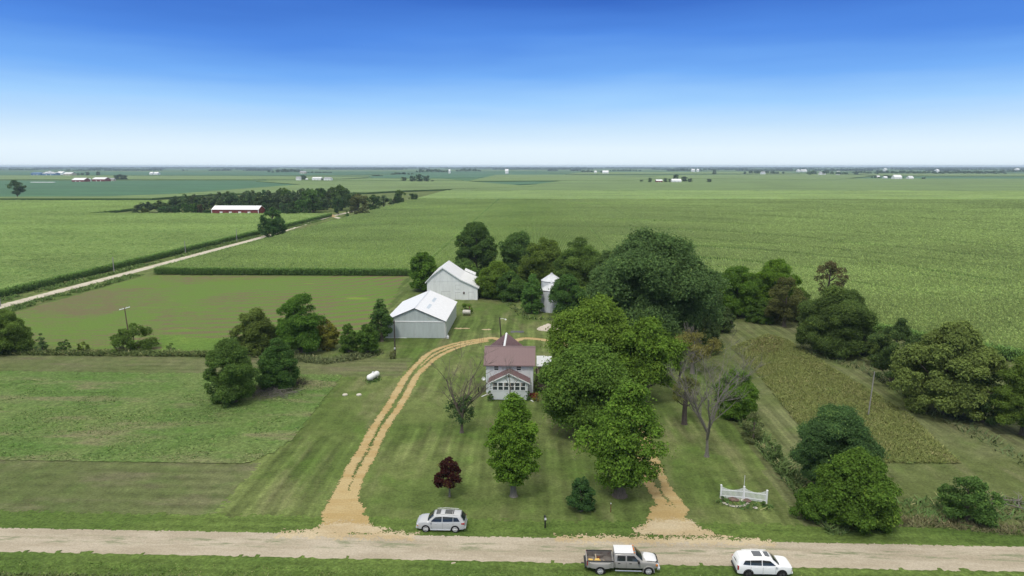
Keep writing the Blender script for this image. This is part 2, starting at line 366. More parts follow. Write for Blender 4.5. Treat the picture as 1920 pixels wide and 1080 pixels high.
# ------------------------------------------------------------------ ground sheets
def zone(name, sdf, bb, cell, z, mat, amp=.3, ns=.8, seed=1, zamp=0.0, zs=.6, edge=0.0):
    "keep the grid cells where the signed distance plus ragged noise is below zero"
    x0, x1, y0, y1 = bb; nx = int((x1 - x0) / cell) + 1; ny = int((y1 - y0) / cell) + 1
    cx = x0 + (np.arange(nx) + .5) * cell; cy = y0 + (np.arange(ny) + .5) * cell
    CX, CY = np.meshgrid(cx, cy); d = sdf(CX, CY) + (fbm(CX * ns, CY * ns, seed, 4) * .6 + vnoise(CX * ns * 5, CY * ns * 5, seed + 2) * .4 - .5) * 2 * amp
    keep = d < 0; iy, ix = np.nonzero(keep)
    ids = np.stack([iy * (nx + 1) + ix, iy * (nx + 1) + ix + 1, (iy + 1) * (nx + 1) + ix + 1, (iy + 1) * (nx + 1) + ix], 1)
    u, inv = np.unique(ids, return_inverse=True); inv = inv.reshape(ids.shape)
    gx = x0 + (u % (nx + 1)) * cell; gy = y0 + (u // (nx + 1)) * cell
    gx = gx + (vnoise(gx * 7.1, gy * 7.3, seed + 5) - .5) * cell * .7; gy = gy + (vnoise(gx * 6.7, gy * 7.9, seed + 9) - .5) * cell * .7
    zz = np.full(len(u), z, dtype=float)
    if zamp: zz = zz + zamp * fbm(gx * zs, gy * zs, seed + 3, 3)
    me = npmesh(name, np.stack([gx, gy, zz], 1), inv, mat, smooth=zamp > 0)
    o = link(name, me); tag(o, kind='structure'); return o
def s_rect(x0, x1, y0, y1): return lambda X, Y: np.maximum(np.maximum(x0 - X, X - x1), np.maximum(y0 - Y, Y - y1))
def s_poly(P):
    P = np.array(P, float)
    def f(X, Y):
        d = np.full(X.shape, 1e9); ins = np.zeros(X.shape, bool)
        for i in range(len(P)):
            a = P[i]; b = P[(i + 1) % len(P)]; e = b - a; wx = X - a[0]; wy = Y - a[1]
            t = np.clip((wx * e[0] + wy * e[1]) / (e @ e + 1e-12), 0, 1); d = np.minimum(d, np.hypot(wx - e[0] * t, wy - e[1] * t))
            c = ((a[1] > Y) != (b[1] > Y)) & (X < (b[0] - a[0]) * (Y - a[1]) / (b[1] - a[1] + 1e-12) + a[0]); ins ^= c
        return np.where(ins, -d, d)
    return f
def s_line(P, w):
    P = np.array(P, float); w = np.broadcast_to(np.array(w, float), (len(P),))
    def f(X, Y):
        d = np.full(X.shape, 1e9)
        for i in range(len(P) - 1):
            a, b = P[i], P[i + 1]; e = b - a; wx = X - a[0]; wy = Y - a[1]
            t = np.clip((wx * e[0] + wy * e[1]) / (e @ e + 1e-12), 0, 1)
            d = np.minimum(d, np.hypot(wx - e[0] * t, wy - e[1] * t) - (w[i] * (1 - t) + w[i + 1] * t))
        return d
    return f
def smooth(P, n=8):
    P = [np.array(p, float) for p in P]; o = []
    for i in range(len(P) - 1):
        p0, p1, p2, p3 = P[max(i - 1, 0)], P[i], P[i + 1], P[min(i + 2, len(P) - 1)]
        for k in range(n):
            t = k / n; o.append(.5 * ((2 * p1) + (-p0 + p2) * t + (2 * p0 - 5 * p1 + 4 * p2 - p3) * t * t + (-p0 + 3 * p1 - 3 * p2 + p3) * t ** 3))
    o.append(P[-1]); return np.array(o)
def px(L): return [G(*p) for p in L]
def sheet(name, x0, x1, y0, y1, z, mat):
    me = D.meshes.new(name); me.from_pydata([(x0, y0, z), (x1, y0, z), (x1, y1, z), (x0, y1, z)], [], [(0, 1, 2, 3)]); me.materials.append(mat)
    o = link(name, me); tag(o, kind='structure'); return o
sheet('ground', -20000, 20000, -400, 20000, 0.0, M['lawn'])
# crops beyond the first farms, as far as the eye goes
def farmland_mat():
    n = NT('farmland', .95, .1); x = n.xyz()
    b = n.N.new('ShaderNodeTexBrick'); b.offset = .37; b.squash = 1.0
    b.inputs['Scale'].default_value = 1.0; b.inputs['Mortar Size'].default_value = .006; b.inputs['Brick Width'].default_value = 1.9; b.inputs['Row Height'].default_value = .8
    b.inputs['Color1'].default_value = (.11, .165, .055, 1); b.inputs['Color2'].default_value = (.045, .115, .055, 1); b.inputs['Mortar'].default_value = (.035, .06, .03, 1); b.inputs['Bias'].default_value = 0
    n.L.new(n.sc(n.pos(), .0011), b.inputs['Vector'])
    k = n.rng(n.noise((.0012, .006, 1), 4, .6), .3, .7, .8, 1.2)
    return n.color(n.mul(b.outputs[0], k))
M['farmland'] = farmland_mat()
sheet('farmland', -19900, 19900, 1500, 19900, 0.5, M['farmland'])
# mown areas
zone('mown_strip', s_rect(-190, -34.5, 66.5, 80), (-190, -33, 66, 80.5), .4, .004, M['strip'], 1.3, .9, 3)
zone('mown_track', s_rect(-190, -24, 116.2, 128), (-190, -23, 115, 128.5), .4, .004, M['strip'], 1.2, .9, 4)
zone('wide_lawn', s_poly([(27.8, 66.5), (31, 140), (35, 160), (60, 175), (110, 130), (150, 90), (160, 66.5)]), (26, 161, 66, 176), .7, .004, M['lawn2'], .6, .3, 5)
zone('verge', s_rect(-200, 200, 63.0, 67), (-200, 200, 62.8, 67.4), .3, .008, M['verge'], .9, .9, 6)
zone('near_verge', s_rect(-200, 200, 54.9, 59.2), (-200, 200, 54.3, 59.4), .4, .010, M['verge'], .3, .8, 7, zamp=.10, zs=1.2)
zone('soil_field', s_rect(-200, 200, 20, 55.0), (-200, 200, 20, 55.2), 1.0, .006, M['soil'], .2, .8, 7)
# mud-brown and bright meadow
zone('meadow', s_poly([(-190, 79.5), (-36.5, 79.6), (-34.2, 83), (-33.2, 88), (-34.5, 117), (-190, 117)]), (-190, -32, 78, 118), .4, .02, M['meadow'], .5, 1.2, 11, zamp=.10, zs=.9)
zone('sprouting_field', s_poly([(-133.5, 131), (-133.5, 226), (-44.5, 229), (-40, 190), (-38, 160), (-42, 140), (-66, 131)]), (-135, -36, 129, 230), .8, .012, M['till'], .6, .3, 12)
M['lime'] = grass('clover_strip', (.095, .165, .030), (.125, .195, .038), (.080, .145, .03), mid=.8)
zone('clover_strip', s_poly(px([(300, 629), (360, 632), (425, 636), (425, 662), (330, 662), (300, 655)])), (-90, -50, 128, 145), .4, .016, M['lime'], 2.2, .5, 14)
# gravel road, lane, drives
def roadsdf(X, Y):
    yc = 61.0 - .00002 * X * X; return np.abs(Y - yc) - 2.5
zone('road', roadsdf, (-78, 78, 57.9, 64.1), .13, .03, M['road'], .22, 2.6, 21)
zone('lane', s_line([(-142.6, 60), (-142.8, 250), (-143.4, 340), (-146, 395), (-151, 470), (-153, 500), (-150, 560)], 2.1), (-158, -138, 60, 562), .6, .03, M['lane'], .35, .8, 22)
zone('lane_turn', s_line(smooth(px([(596, 406), (612, 405), (628, 407), (642, 411)])), 1.8), (-160, -125, 470, 520), .7, .04, M['lane'], .2, .5, 23)
zone('farm_drive', s_line(smooth(px([(626, 407), (622, 403), (614, 400), (620, 397)])), 1.5), (-165, -130, 480, 560), .7, .045, M['drive'], .2, .5, 23)
LT = smooth(px([(612, 966), (633, 930), (648, 901), (661, 872), (680, 843), (694, 815), (711, 786), (723, 769), (735, 750), (748, 728), (760, 708), (779, 686), (804, 663), (830, 651), (862, 642), (905, 635)]), 5)
RT = smooth(px([(658, 966), (663, 930), (671, 901), (686, 872), (702, 843), (715, 815), (732, 786), (745, 769), (757, 750), (769, 728), (782, 704), (800, 686), (818, 671), (843, 658), (874, 647), (912, 640)]), 5)
BK = smooth([G(900, 637), G(925, 634), (-5.5, 141.2), G(985, 634.5), G(1030, 639), G(1060, 645)])
far_r = smooth([G(1055, 644), (9, 136), (13, 128), (14.6, 112), (14.9, 98), (14.6, 86), (14.5, 76), (15.4, 70)])
def drive_sdf(X, Y):
    n = len(LT); wv = .5 + .16 * (vnoise(X * .35, Y * .35, 9) - .5)
    d = np.minimum(s_line(LT, np.linspace(.10, 0, n))(X, Y), s_line(RT, np.linspace(.10, 0, n))(X, Y)) - wv; d = np.minimum(d, s_line(BK, .85)(X, Y))
    mid = (LT + RT) / 2
    d = np.minimum(d, s_line(mid[:22], np.linspace(.8, .1, 22))(X, Y) + (fbm(X * 1.5, Y * 1.5, 77, 4) - .30) * 4.5)
    d = np.minimum(d, s_line(mid[55:], np.linspace(.1, .8, len(mid) - 55))(X, Y))
    d = np.minimum(d, s_poly(px([(598, 990), (625, 940), (648, 915), (668, 930), (684, 960), (700, 992)]))(X, Y) + (fbm(X * 1.6, Y * 1.6, 15, 4) - .5) * 1.6)
    d = np.minimum(d, s_poly(px([(1206, 990), (1222, 950), (1258, 940), (1284, 968), (1308, 994)]))(X, Y) + (fbm(X * 1.6, Y * 1.6, 16, 4) - .5) * 1.6)
    fr = np.array(far_r); hole = s_line(fr, .22)(X, Y) + (fbm(X * 1.1, Y * 1.1, 5, 3) - .5) * 1.0
    d2 = np.maximum(s_line(fr, np.linspace(1.1, 1.5, len(fr)))(X, Y), -hole)
    return np.minimum(d, d2)
zone('driveway', drive_sdf, (-32, 22, 62, 146), .12, .02, M['drive'], .42, 2.2, 25)
def apron(X, Y):
    a = s_poly(px([(606, 984), (545, 1004), (745, 1004), (700, 986), (650, 978)]))(X, Y)
    b = s_poly(px([(1212, 980), (1185, 1001), (1375, 1009), (1315, 992), (1292, 978), (1250, 974)]))(X, Y)
    c = np.maximum(s_rect(2, 24, 62.6, 64.2)(X, Y), -1) + .25; e = s_rect(-26, -12, 62.6, 63.9)(X, Y) + .1
    return np.minimum(np.minimum(a, b), np.minimum(c, e))
zone('gravel_apron', apron, (-28, 26, 62.3, 71), .11, .035, M['sand'], 1.25, 1.7, 27)
zone('worn_patch', s_line(px([(855, 616), (877, 616)]), .55), (-20, -10, 145, 158), .25, .02, M['sand'], .3, .9, 31)
zone('worn_patch', s_line(px([(907, 618), (917, 618)]), .45), (-15, -5, 145, 158), .25, .02, M['sand'], .3, .9, 32)
zone('ash_patch', s_line(px([(963, 622), (977, 622)]), .85), (-12, 4, 140, 158), .25, .03, M['ash'], .5, .9, 33)
# wildflower plot
M['plot'] = grass('wild_plot', (.095, .135, .038), (.13, .145, .055), (.10, .175, .03), mid=.9, dry=((.17, .145, .075), 'y', .7), cont=.4)
PLOT = px([(1372, 652), (1400, 640), (1440, 627), (1475, 637), (1560, 690), (1700, 775), (1800, 869), (1650, 869), (1560, 866), (1500, 800), (1432, 715)])
zone('wild_plot', s_poly(PLOT), (38, 66, 80, 152), .4, .015, M['plot'], .25, .8, 35, zamp=.2)
# ------------------------------------------------------------------ crops with height
def crop(name, xs, ys, rows_axis, mat, inside, label, base=2.25, amp=.5, jit=.16, seed=0, gaps=None, kind='stuff', cat='corn field'):
    X, Y = np.meshgrid(xs, ys); rng = np.random.default_rng(seed)
    t = np.arange(len(xs)) if rows_axis == 'y' else np.arange(len(ys))
    ridge = np.where(t % 2 == 0, 1.0, 0.0); Rg = ridge[None, :] if rows_axis == 'y' else ridge[:, None]
    Z = base + amp * (Rg - .75) + (fbm(X * .05, Y * .05, seed, 3) - .5) * .5 + rng.normal(0, jit, X.shape)
    Xj = X + rng.normal(0, .07, X.shape); Yj = Y + rng.normal(0, .07, X.shape)
    if gaps is not None: Z = Z - gaps(X, Y)
    ins = inside(X, Y)
    nx = len(xs); ok = ins[:-1, :-1] & ins[1:, :-1] & ins[:-1, 1:] & ins[1:, 1:]
    iy, ix = np.nonzero(ok); ids = np.stack([iy * nx + ix, iy * nx + ix + 1, (iy + 1) * nx + ix + 1, (iy + 1) * nx + ix], 1)
    u, inv = np.unique(ids, return_inverse=True); inv = inv.reshape(ids.shape)
    V = np.stack([Xj.ravel()[u], Yj.ravel()[u], Z.ravel()[u]], 1)
    # skirt down to the ground along every open edge
    e = np.concatenate([inv[:, [0, 1]], inv[:, [1, 2]], inv[:, [2, 3]], inv[:, [3, 0]]]); key = np.sort(e, 1); k = key[:, 0].astype(np.int64) * 10**8 + key[:, 1]
    uq, idx, cnt = np.unique(k, return_index=True, return_counts=True); be = e[idx[cnt == 1]]
    bv, binv = np.unique(be, return_inverse=True); binv = binv.reshape(be.shape); low = V[bv].copy(); low[:, 2] = 0
    b0 = len(V); V = np.concatenate([V, low]); sk = np.stack([be[:, 1], be[:, 0], b0 + binv[:, 0], b0 + binv[:, 1]], 1)
    me = npmesh(name, V, np.concatenate([inv, sk]), mat, smooth=False); o = link(name, me); tag(o, label, cat, None, kind); return o
SP = .76 / 2
EDGE = px([(1345, 598), (1500, 615), (1640, 668), (1700, 700), (1870, 760), (1990, 840)])   # behind the right-hand hedge
ex = np.array([-9999, -131.5, -44.5, -44.4, 8, 30, 52, 60, 80, 400.]); ey = np.array([229, 229, 229.5, 229.5, 229, 226, 214, 190, 150, -100.])
def hedge_line(X):
    # y where the corn begins for a given x: straight front wall on the left, then behind the grove, then down the hedge
    return np.interp(X, [-131, 8, 30, 48, 60, 72, 84, 96, 112, 140], [229.3, 229.3, 224, 205, 178, 158, 141, 127, 110, 84])
inA = lambda X, Y: (X > -131.2) & (Y > hedge_line(X) + (vnoise(X * .5, Y * .0 + 3, 4) - .5) * .8)
def gapsA(X, Y):
    g = np.zeros(X.shape)
    # headland rows and old wheel tracks: bent lines following the hedge
    hl = hedge_line(X)
    s = np.hypot(X - 20, .6 * (Y - 60))
    for k, (c, w, d) in enumerate([(118, 1.0, 1.0), (133, 1.5, 1.4), (146, .8, .9), (153, 1.6, 1.5), (163, 1.0, 1.0), (178, 1.3, 1.2), (204, 1.6, 1.3), (238, 1.8, 1.3), (262, 1.4, 1.1), (300, 2.0, 1.3), (350, 2.2, 1.3), (420, 2.6, 1.3)]):
        b = c + 3 * np.sin(Y * .017 + k) + 3 * (fbm(X * .02, Y * .02, k, 2) - .5)
        fade = np.clip((vnoise(X * .018 + k, Y * .018, 3) - .3) * 4, 0, 1)
        g = np.maximum(g, np.where((np.abs(s - b) < w) & (X > 40), d, 0) * fade)
    g = np.where((Y > 245) & (Y < 246.0) & (X < 30), np.maximum(g, .55), g)
    for c in (-118, -40, 31, 64): g = np.where((np.abs(X - c) < .5) & (Y > 246), np.maximum(g, .5), g)
    return g
def ysteps(y0, y1, k, mn): 
    out = [y0]
    while out[-1] < y1: out.append(out[-1] + max(mn, out[-1] * k))
    return np.array(out)
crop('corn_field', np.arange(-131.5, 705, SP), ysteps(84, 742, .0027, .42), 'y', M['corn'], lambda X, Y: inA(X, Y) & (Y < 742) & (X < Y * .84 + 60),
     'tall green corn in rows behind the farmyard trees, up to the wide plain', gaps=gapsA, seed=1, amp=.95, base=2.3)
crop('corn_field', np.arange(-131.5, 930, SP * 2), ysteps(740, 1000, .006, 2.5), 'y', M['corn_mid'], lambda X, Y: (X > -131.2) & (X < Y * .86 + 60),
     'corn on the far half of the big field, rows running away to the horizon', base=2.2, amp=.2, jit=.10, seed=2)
# left of the lane, rows running across
yb = np.arange(120, 700, SP * 1.3)
def inB(X, Y): return (X < -151.5 - .5 * vnoise(Y * .6, 0 * Y, 3)) & (X > -Y * .86 - 30) & ((Y < 505) | (X < -335)) & (Y < 690)
def gapsB(X, Y):
    g = np.zeros(X.shape)
    for k, c in enumerate([215, 262, 330, 371, 430, 470, 540]): g = np.where((np.abs(Y - c - 5 * np.sin(X * .01 + k)) < .7) & (vnoise(X * .02, Y * 0 + k, 9) > .4), .6, g)
    return g
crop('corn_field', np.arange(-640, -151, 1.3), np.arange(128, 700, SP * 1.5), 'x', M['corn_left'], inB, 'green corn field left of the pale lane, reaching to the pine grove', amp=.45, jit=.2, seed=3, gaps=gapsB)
# corn plants with leaves along the walls one can see
def corn_plants(name, P, depth, n, label, seed, h=2.45):
    rng = np.random.default_rng(seed); P = np.array(P, float); seg = np.hypot(*(P[1:] - P[:-1]).T); cum = np.concatenate([[0], np.cumsum(seg)])
    s = rng.uniform(0, cum[-1], n); bx = np.interp(s, cum, P[:, 0]); by = np.interp(s, cum, P[:, 1]); off = rng.uniform(-.45, depth, n)
    i = np.clip(np.searchsorted(cum, s) - 1, 0, len(seg) - 1); e = (P[1:] - P[:-1])[i]; e /= np.linalg.norm(e, axis=1)[:, None]
    bx = bx - e[:, 1] * off; by = by + e[:, 0] * off
    K = 9; N = n * K; X = np.repeat(bx, K); Y = np.repeat(by, K); hh = np.repeat(h * rng.uniform(.82, 1.1, n), K)
    z0 = hh * np.tile(np.linspace(.12, .92, K), n) ; a = rng.uniform(0, 2 * math.pi, N); L = rng.uniform(.45, .85, N); wd = rng.uniform(.05, .09, N)
    dx, dy = np.cos(a), np.sin(a); px_, py_ = -dy * wd, dx * wd
    v0 = np.stack([X - px_, Y - py_, z0], 1); v1 = np.stack([X + px_, Y + py_, z0], 1)
    m0 = np.stack([X + dx * L * .5 + px_, Y + dy * L * .5 + py_, z0 + L * .42], 1); m1 = np.stack([X + dx * L * .5 - px_, Y + dy * L * .5 - py_, z0 + L * .42], 1)
    tip0 = np.stack([X + dx * L + px_ * .3, Y + dy * L + py_ * .3, z0 + L * rng.uniform(-.1, .25, N)], 1); tip1 = tip0 - np.stack([px_ * .6, py_ * .6, px_ * 0], 1)
    V = np.stack([v0, v1, m0, m1, tip0, tip1], 1).reshape(-1, 3); b = np.arange(N)[:, None] * 6
    Fc = np.concatenate([b + np.array([[0, 1, 2, 3]]), b + np.array([[3, 2, 4, 5]])]); t = np.repeat(np.clip(rng.normal(.45, .2, N) + (z0 / 2.4 - .6) * .3, 0, 1), 6)
    o = link(name, npmesh(name, V, Fc, M['cornleaf'], attr=t)); o.color = (.085, .155, .04, 1); tag(o, label, 'corn row', None, 'stuff'); return o
corn_plants('corn_row', [(-43.5, 229.0), (-131.5, 229.0)][::-1], 1.2, 2600, 'leafy front row of corn standing over the bare sprouting field', 1)
corn_plants('corn_row', [(-131.5, 330), (-131.5, 229)], 1.0, 1300, 'leafy corn row on the right side of the pale lane', 2)
corn_plants('corn_row', [(-151.8, 128), (-151.8, 505)], 1.0, 5200, 'leafy corn row on the left side of the pale lane', 3)
corn_plants('corn_row', [(112, 109.5), (96, 126.5), (84, 140.5), (72, 157.5), (60, 177.5), (48, 204.5)], 1.4, 2600, 'leafy corn row behind the right-hand hedge trees', 4)
# fields further off
NF = [0]
def field(name, P, z, mat, label, cat):
    NF[0] += 1; z += NF[0] * .045; P = list(P); m = MB(); m.prism(P, 0.01 * NF[0], z, 'z'); o = m.build(name, mat); return tag(o, label, cat, None, 'stuff')
def fpx(L): return [G(*p) for p in L]
CF, SY = M['corn_far'], M['soy']
field('corn_field', [(-126, 996), (1000, 996), (1300, 1500), (1500, 1960), (300, 2000), (60, 1640), (0, 1330), (-40, 1230), (-126, 1060)], 2.2, CF, 'light green corn at the far end of the big field', 'corn field')
field('soybean_field', fpx([(-160, 373.2), (200, 371.5), (330, 365), (560, 347.5), (470, 339.9), (-60, 339.9)]), .9, SY, 'bluish green soybean field around the lone tree at far left', 'soybean field')
field('corn_field', fpx([(-200, 376.3), (285, 375.5), (420, 366), (330, 367), (200, 371.8), (-200, 373.5)]), 2.3, CF, 'narrow corn strip in front of the soybean field', 'corn field')
field('corn_field', fpx([(335, 366.5), (690, 364.0), (760, 360), (1000, 352), (870, 341), (560, 341.5), (480, 341.5), (565, 348)]), 2.3, CF, 'striped pale green corn field behind the grove', 'corn field')
field('corn_field', fpx([(-60, 338.2), (480, 338.3), (640, 337), (690, 334), (420, 331), (-60, 329.5)]), 2.3, CF, 'pale corn strip behind the small red barns', 'corn field')
field('corn_field', fpx([(500, 340.6), (870, 340.2), (830, 336.5), (690, 335.5), (640, 337.8), (500, 338.8)]), 2.0, CF, 'pale corn by the white farm left of centre', 'corn field')
field('soybean_field', fpx([(860, 351.5), (1085, 342.8), (1000, 341.2), (890, 342.5)]), .9, SY, 'deep green soybean wedge beyond the big corn field', 'soybean field')
field('corn_field', fpx([(880, 341.2), (1180, 340.3), (1250, 334.5), (1060, 328.5), (930, 329)]), 2.3, CF, 'pale corn field between the copse and the white shed farm', 'corn field')
field('soybean_field', fpx([(700, 334.8), (890, 334.2), (1036, 328.6), (1020, 323.5), (820, 324.5), (690, 330)]), .9, SY, 'bluish soybean field in front of the far woods at centre', 'soybean field')
field('soybean_field', fpx([(1560, 340.5), (2100, 342.5), (2100, 332.3), (1640, 331.3)]), .9, SY, 'bluish soybean field at far right beyond the corn', 'soybean field')
field('corn_field', fpx([(1200, 336), (1560, 339), (1640, 330.5), (1500, 327.5), (1260, 329)]), 2.2, CF, 'pale corn beyond the white shed farm', 'corn field')
field('corn_field', fpx([(1650, 330.5), (2100, 331.2), (2100, 328), (1600, 327.2)]), 2.2, CF, 'thin corn strip before the long wood at far right', 'corn field')
field('soybean_field', fpx([(-40, 328.6), (480, 329.8), (700, 328), (500, 323.5), (-40, 323)]), .9, SY, 'bluish fields behind the blue and white farm at far left', 'soybean field')
field('corn_field', fpx([(1060, 327.6), (1500, 326.6), (1460, 323), (1100, 323.5)]), 2.2, CF, 'far pale corn in front of the grain elevator', 'corn field')
# ------------------------------------------------------------------ trees
def crown_np(seed, rx, ry, z0, z1, shape='dome', leaf=.3, n_clump=60, cover=1.7, rough=.18, flat=.75, spiky=.12, lean=(0, 0), clump=1.0, gap=0.0):
    rng = np.random.default_rng(seed); Hh = z1 - z0
    def prof(t):
        if shape == 'dome': return np.sqrt(np.clip(1 - np.clip((t - .3) / .72, -1, 1) ** 2, 0, 1)) * np.where(t < .3, .82 + .18 * t / .3, 1)
        if shape == 'bush': return np.sqrt(np.clip(1 - np.clip((t - .12) / .9, -1, 1) ** 2, 0, 1)) * np.where(t < .12, .9, 1)
        if shape == 'oval': return np.sin(math.pi * np.clip(t, .02, .985) ** .82) ** .62
        if shape == 'round': return np.sqrt(np.clip(1 - (2 * t - 1) ** 2, .02, 1))
        if shape == 'vase': return np.sin(math.pi * np.clip(t, .03, .98) ** 1.3) ** .7
        if shape == 'cone': return (1 - t) ** .8 * np.where(t < .1, .8 + 2 * t, 1) + .03
        if shape == 'flame': return np.sin(math.pi * np.clip(t, .02, .99) ** .62) ** .8
    R0 = (rx + ry) / 2
    if n_clump >= 50 and shape in ('dome', 'round', 'bush', 'vase'):
        # a big crown is several uneven boughs pushing into one another
        L = int(rng.integers(6, 10)); Lc = []
        for i in range(L):
            tt = (.62, .5, .5, .34, .34, .5, .3, .62, .26, .4)[i]; aa = 2 * math.pi * i * .382 + rng.uniform(-.5, .5); pr = float(prof(np.array([tt]))[0])
            k = 0 if i == 0 else rng.uniform(.48, .64); sz = rng.uniform(.36, .50) if i else .56
            Lc.append((k * pr * rx * math.cos(aa), k * pr * ry * math.sin(aa), z0 + Hh * tt, sz * rx, sz * ry, min(sz * Hh * .55, Hh * (1 - tt)) if i else Hh * (1 - tt) * .98))
        if z0 < Hh * .12:
            for i in range(6):
                aa = i * 1.047 + rng.uniform(-.4, .4); k = rng.uniform(.45, .62); sz = rng.uniform(.30, .40); Lc.append((k * rx * math.cos(aa), k * ry * math.sin(aa), z0 + Hh * rng.uniform(.12, .22), sz * rx, sz * ry, Hh * .24))
        else:
            for i in range(4):
                aa = i * 1.57 + rng.uniform(-.5, .5); Lc.append((.5 * rx * math.cos(aa), .5 * ry * math.sin(aa), z0 + Hh * .18, .40 * rx, .40 * ry, Hh * .2))
        L = len(Lc); Lc = np.array(Lc); m = n_clump * 5; pw = np.ones(L); pw[0] = 2.6; li = rng.choice(L, m, p=pw / pw.sum()); d = rng.normal(0, 1, (m, 3)); d[:, 2] = np.where(rng.uniform(0, 1, m) < .7, np.abs(d[:, 2]), d[:, 2]); d /= np.linalg.norm(d, axis=1)[:, None]
        n_clump = int(n_clump * 1.25)
        base_rc = clump * (.085 + .085 * rng.uniform(0, 1, m) ** 1.5) * (R0 * Hh * R0 * .8) ** (1 / 3) * 1.25
        P = Lc[li, :3] + d * (Lc[li, 3:6] * rng.uniform(.82, 1.08, (m, 1)) - base_rc[:, None] * .55)
        ins = np.zeros(m, bool)
        for j in range(L): q = (P - Lc[j, :3]) / (Lc[j, 3:6] * .80); ins |= (np.sum(q * q, 1) < 1) & (li != j)
        ok = (~ins) & (P[:, 2] > z0 + base_rc * .3); P = P[ok][:n_clump]; rc = base_rc[ok][:n_clump]; n = len(P)
        fil = int(n * .25); ang = rng.uniform(0, 6.28, fil); fr = rng.uniform(.2, .62, fil); ft = rng.uniform(.1, .62, fil)
        P = np.concatenate([P, np.stack([np.cos(ang) * fr * rx, np.sin(ang) * fr * ry, z0 + ft * Hh], 1)]); rc = np.concatenate([rc, rc[:fil] * 1.2 if fil <= n else rc[:fil]])[:len(P)]; n = len(P)
        cx, cy, cz = P[:, 0], P[:, 1], np.clip(P[:, 2], z0 + rc * .4, z1 - rc * .3); t = (cz - z0) / Hh
    else:
        t = rng.uniform(.03, .97, n_clump * 3); p = prof(t); keep = rng.uniform(0, 1, len(t)) < p / p.max(); t = t[keep][:n_clump]; p = prof(t); n = len(t)
        a = rng.uniform(0, 2 * math.pi, n); rad = np.where(rng.uniform(0, 1, n) < .8, rng.uniform(.72, .98, n), rng.uniform(.2, .7, n))
        lobes = 1 + rough * (np.sin(3 * a + seed) * .5 + np.sin(5 * a + 2 * seed + t * 5) * .5) + rng.normal(0, rough * .35, n)
        rc = clump * (.105 + .10 * rng.uniform(0, 1, n) ** 1.5) * (R0 * Hh * R0 * .8) ** (1 / 3) * 1.25
        rr = np.clip(rad * p * lobes, 0, 1.25); bb = .5 if shape == 'bush' else .7
        cx = np.cos(a) * np.maximum(rr * rx - rc * bb, 0); cy = np.sin(a) * np.maximum(rr * ry - rc * bb, 0); cz = z0 + t * Hh * (1 + rng.normal(0, rough * .15, n))
        cz = np.clip(cz, z0 + rc * .45, z1 - rc * .5)
    # some tufts that stick out of the outline
    k = max(2, int(n * .16)); sel = rng.choice(n, k); cx = np.concatenate([cx, cx[sel] * 1.13]); cy = np.concatenate([cy, cy[sel] * 1.13]); cz = np.concatenate([cz, np.minimum(cz[sel] + rc[sel] * .5, z1)]); rc = np.concatenate([rc, rc[sel] * .55])
    tn = np.concatenate([t, t[sel]])
    cx = cx + lean[0] * tn; cy = cy + lean[1] * tn
    cb = rng.normal(0, .13, len(rc)) + (tn - .5) * .0
    cnt = np.maximum(12, (cover * 4 * math.pi * rc ** 2 * .8 / (leaf * leaf * .75))).astype(int)
    N = cnt.sum(); ci = np.repeat(np.arange(len(rc)), cnt)
    d = rng.normal(0, 1, (N, 3)); d /= np.linalg.norm(d, axis=1)[:, None]
    out = np.stack([cx, cy, (cz - (z0 + Hh * .4)) * .7], 1); out /= (np.linalg.norm(out, axis=1)[:, None] + 1e-6)
    d = d + out[ci] * .38 + np.array([0, 0, .20]); d /= np.linalg.norm(d, axis=1)[:, None]
    lump = 1 + spiky * 2 * (np.sin(d[:, 0] * 7 + ci * 1.7) * np.sin(d[:, 1] * 8 + ci) * np.sin(d[:, 2] * 7 + ci * .7))
    rd = rc[ci] * (.58 + .44 * rng.uniform(0, 1, N) ** .6 + rng.exponential(spiky * 1.0, N)) * lump
    P = np.stack([cx[ci], cy[ci], cz[ci]], 1) + d * rd[:, None] * np.array([1, 1, flat])
    nrm = d * .9 + np.array([0, 0, .45]) + rng.normal(0, .42, (N, 3)); nrm /= np.linalg.norm(nrm, axis=1)[:, None]
    q = rng.normal(0, 1, (N, 3)); u = np.cross(nrm, q); u /= np.linalg.norm(u, axis=1)[:, None]; v = np.cross(nrm, u)
    s = leaf * rng.uniform(.6, 1.25, N); u = u * (s * .62)[:, None]; v = v * (s * .40)[:, None]; bend = nrm * (s * .14)[:, None]
    V = np.stack([P - u - bend, P - v * 1 + bend, P + u - bend, P + v + bend], 1).reshape(-1, 3)
    ok = V[:, 2] > .02; V[~ok, 2] = .02
    Fc = np.arange(4 * N, dtype=np.int32).reshape(-1, 4)
    tint = np.clip(.38 + cb[ci] + rng.normal(0, .17, N) + (rng.uniform(0, 1, N) > .93) * .2, 0, 1)
    return V, Fc, np.repeat(tint, 4), np.stack([cx, cy, cz, rc], 1)
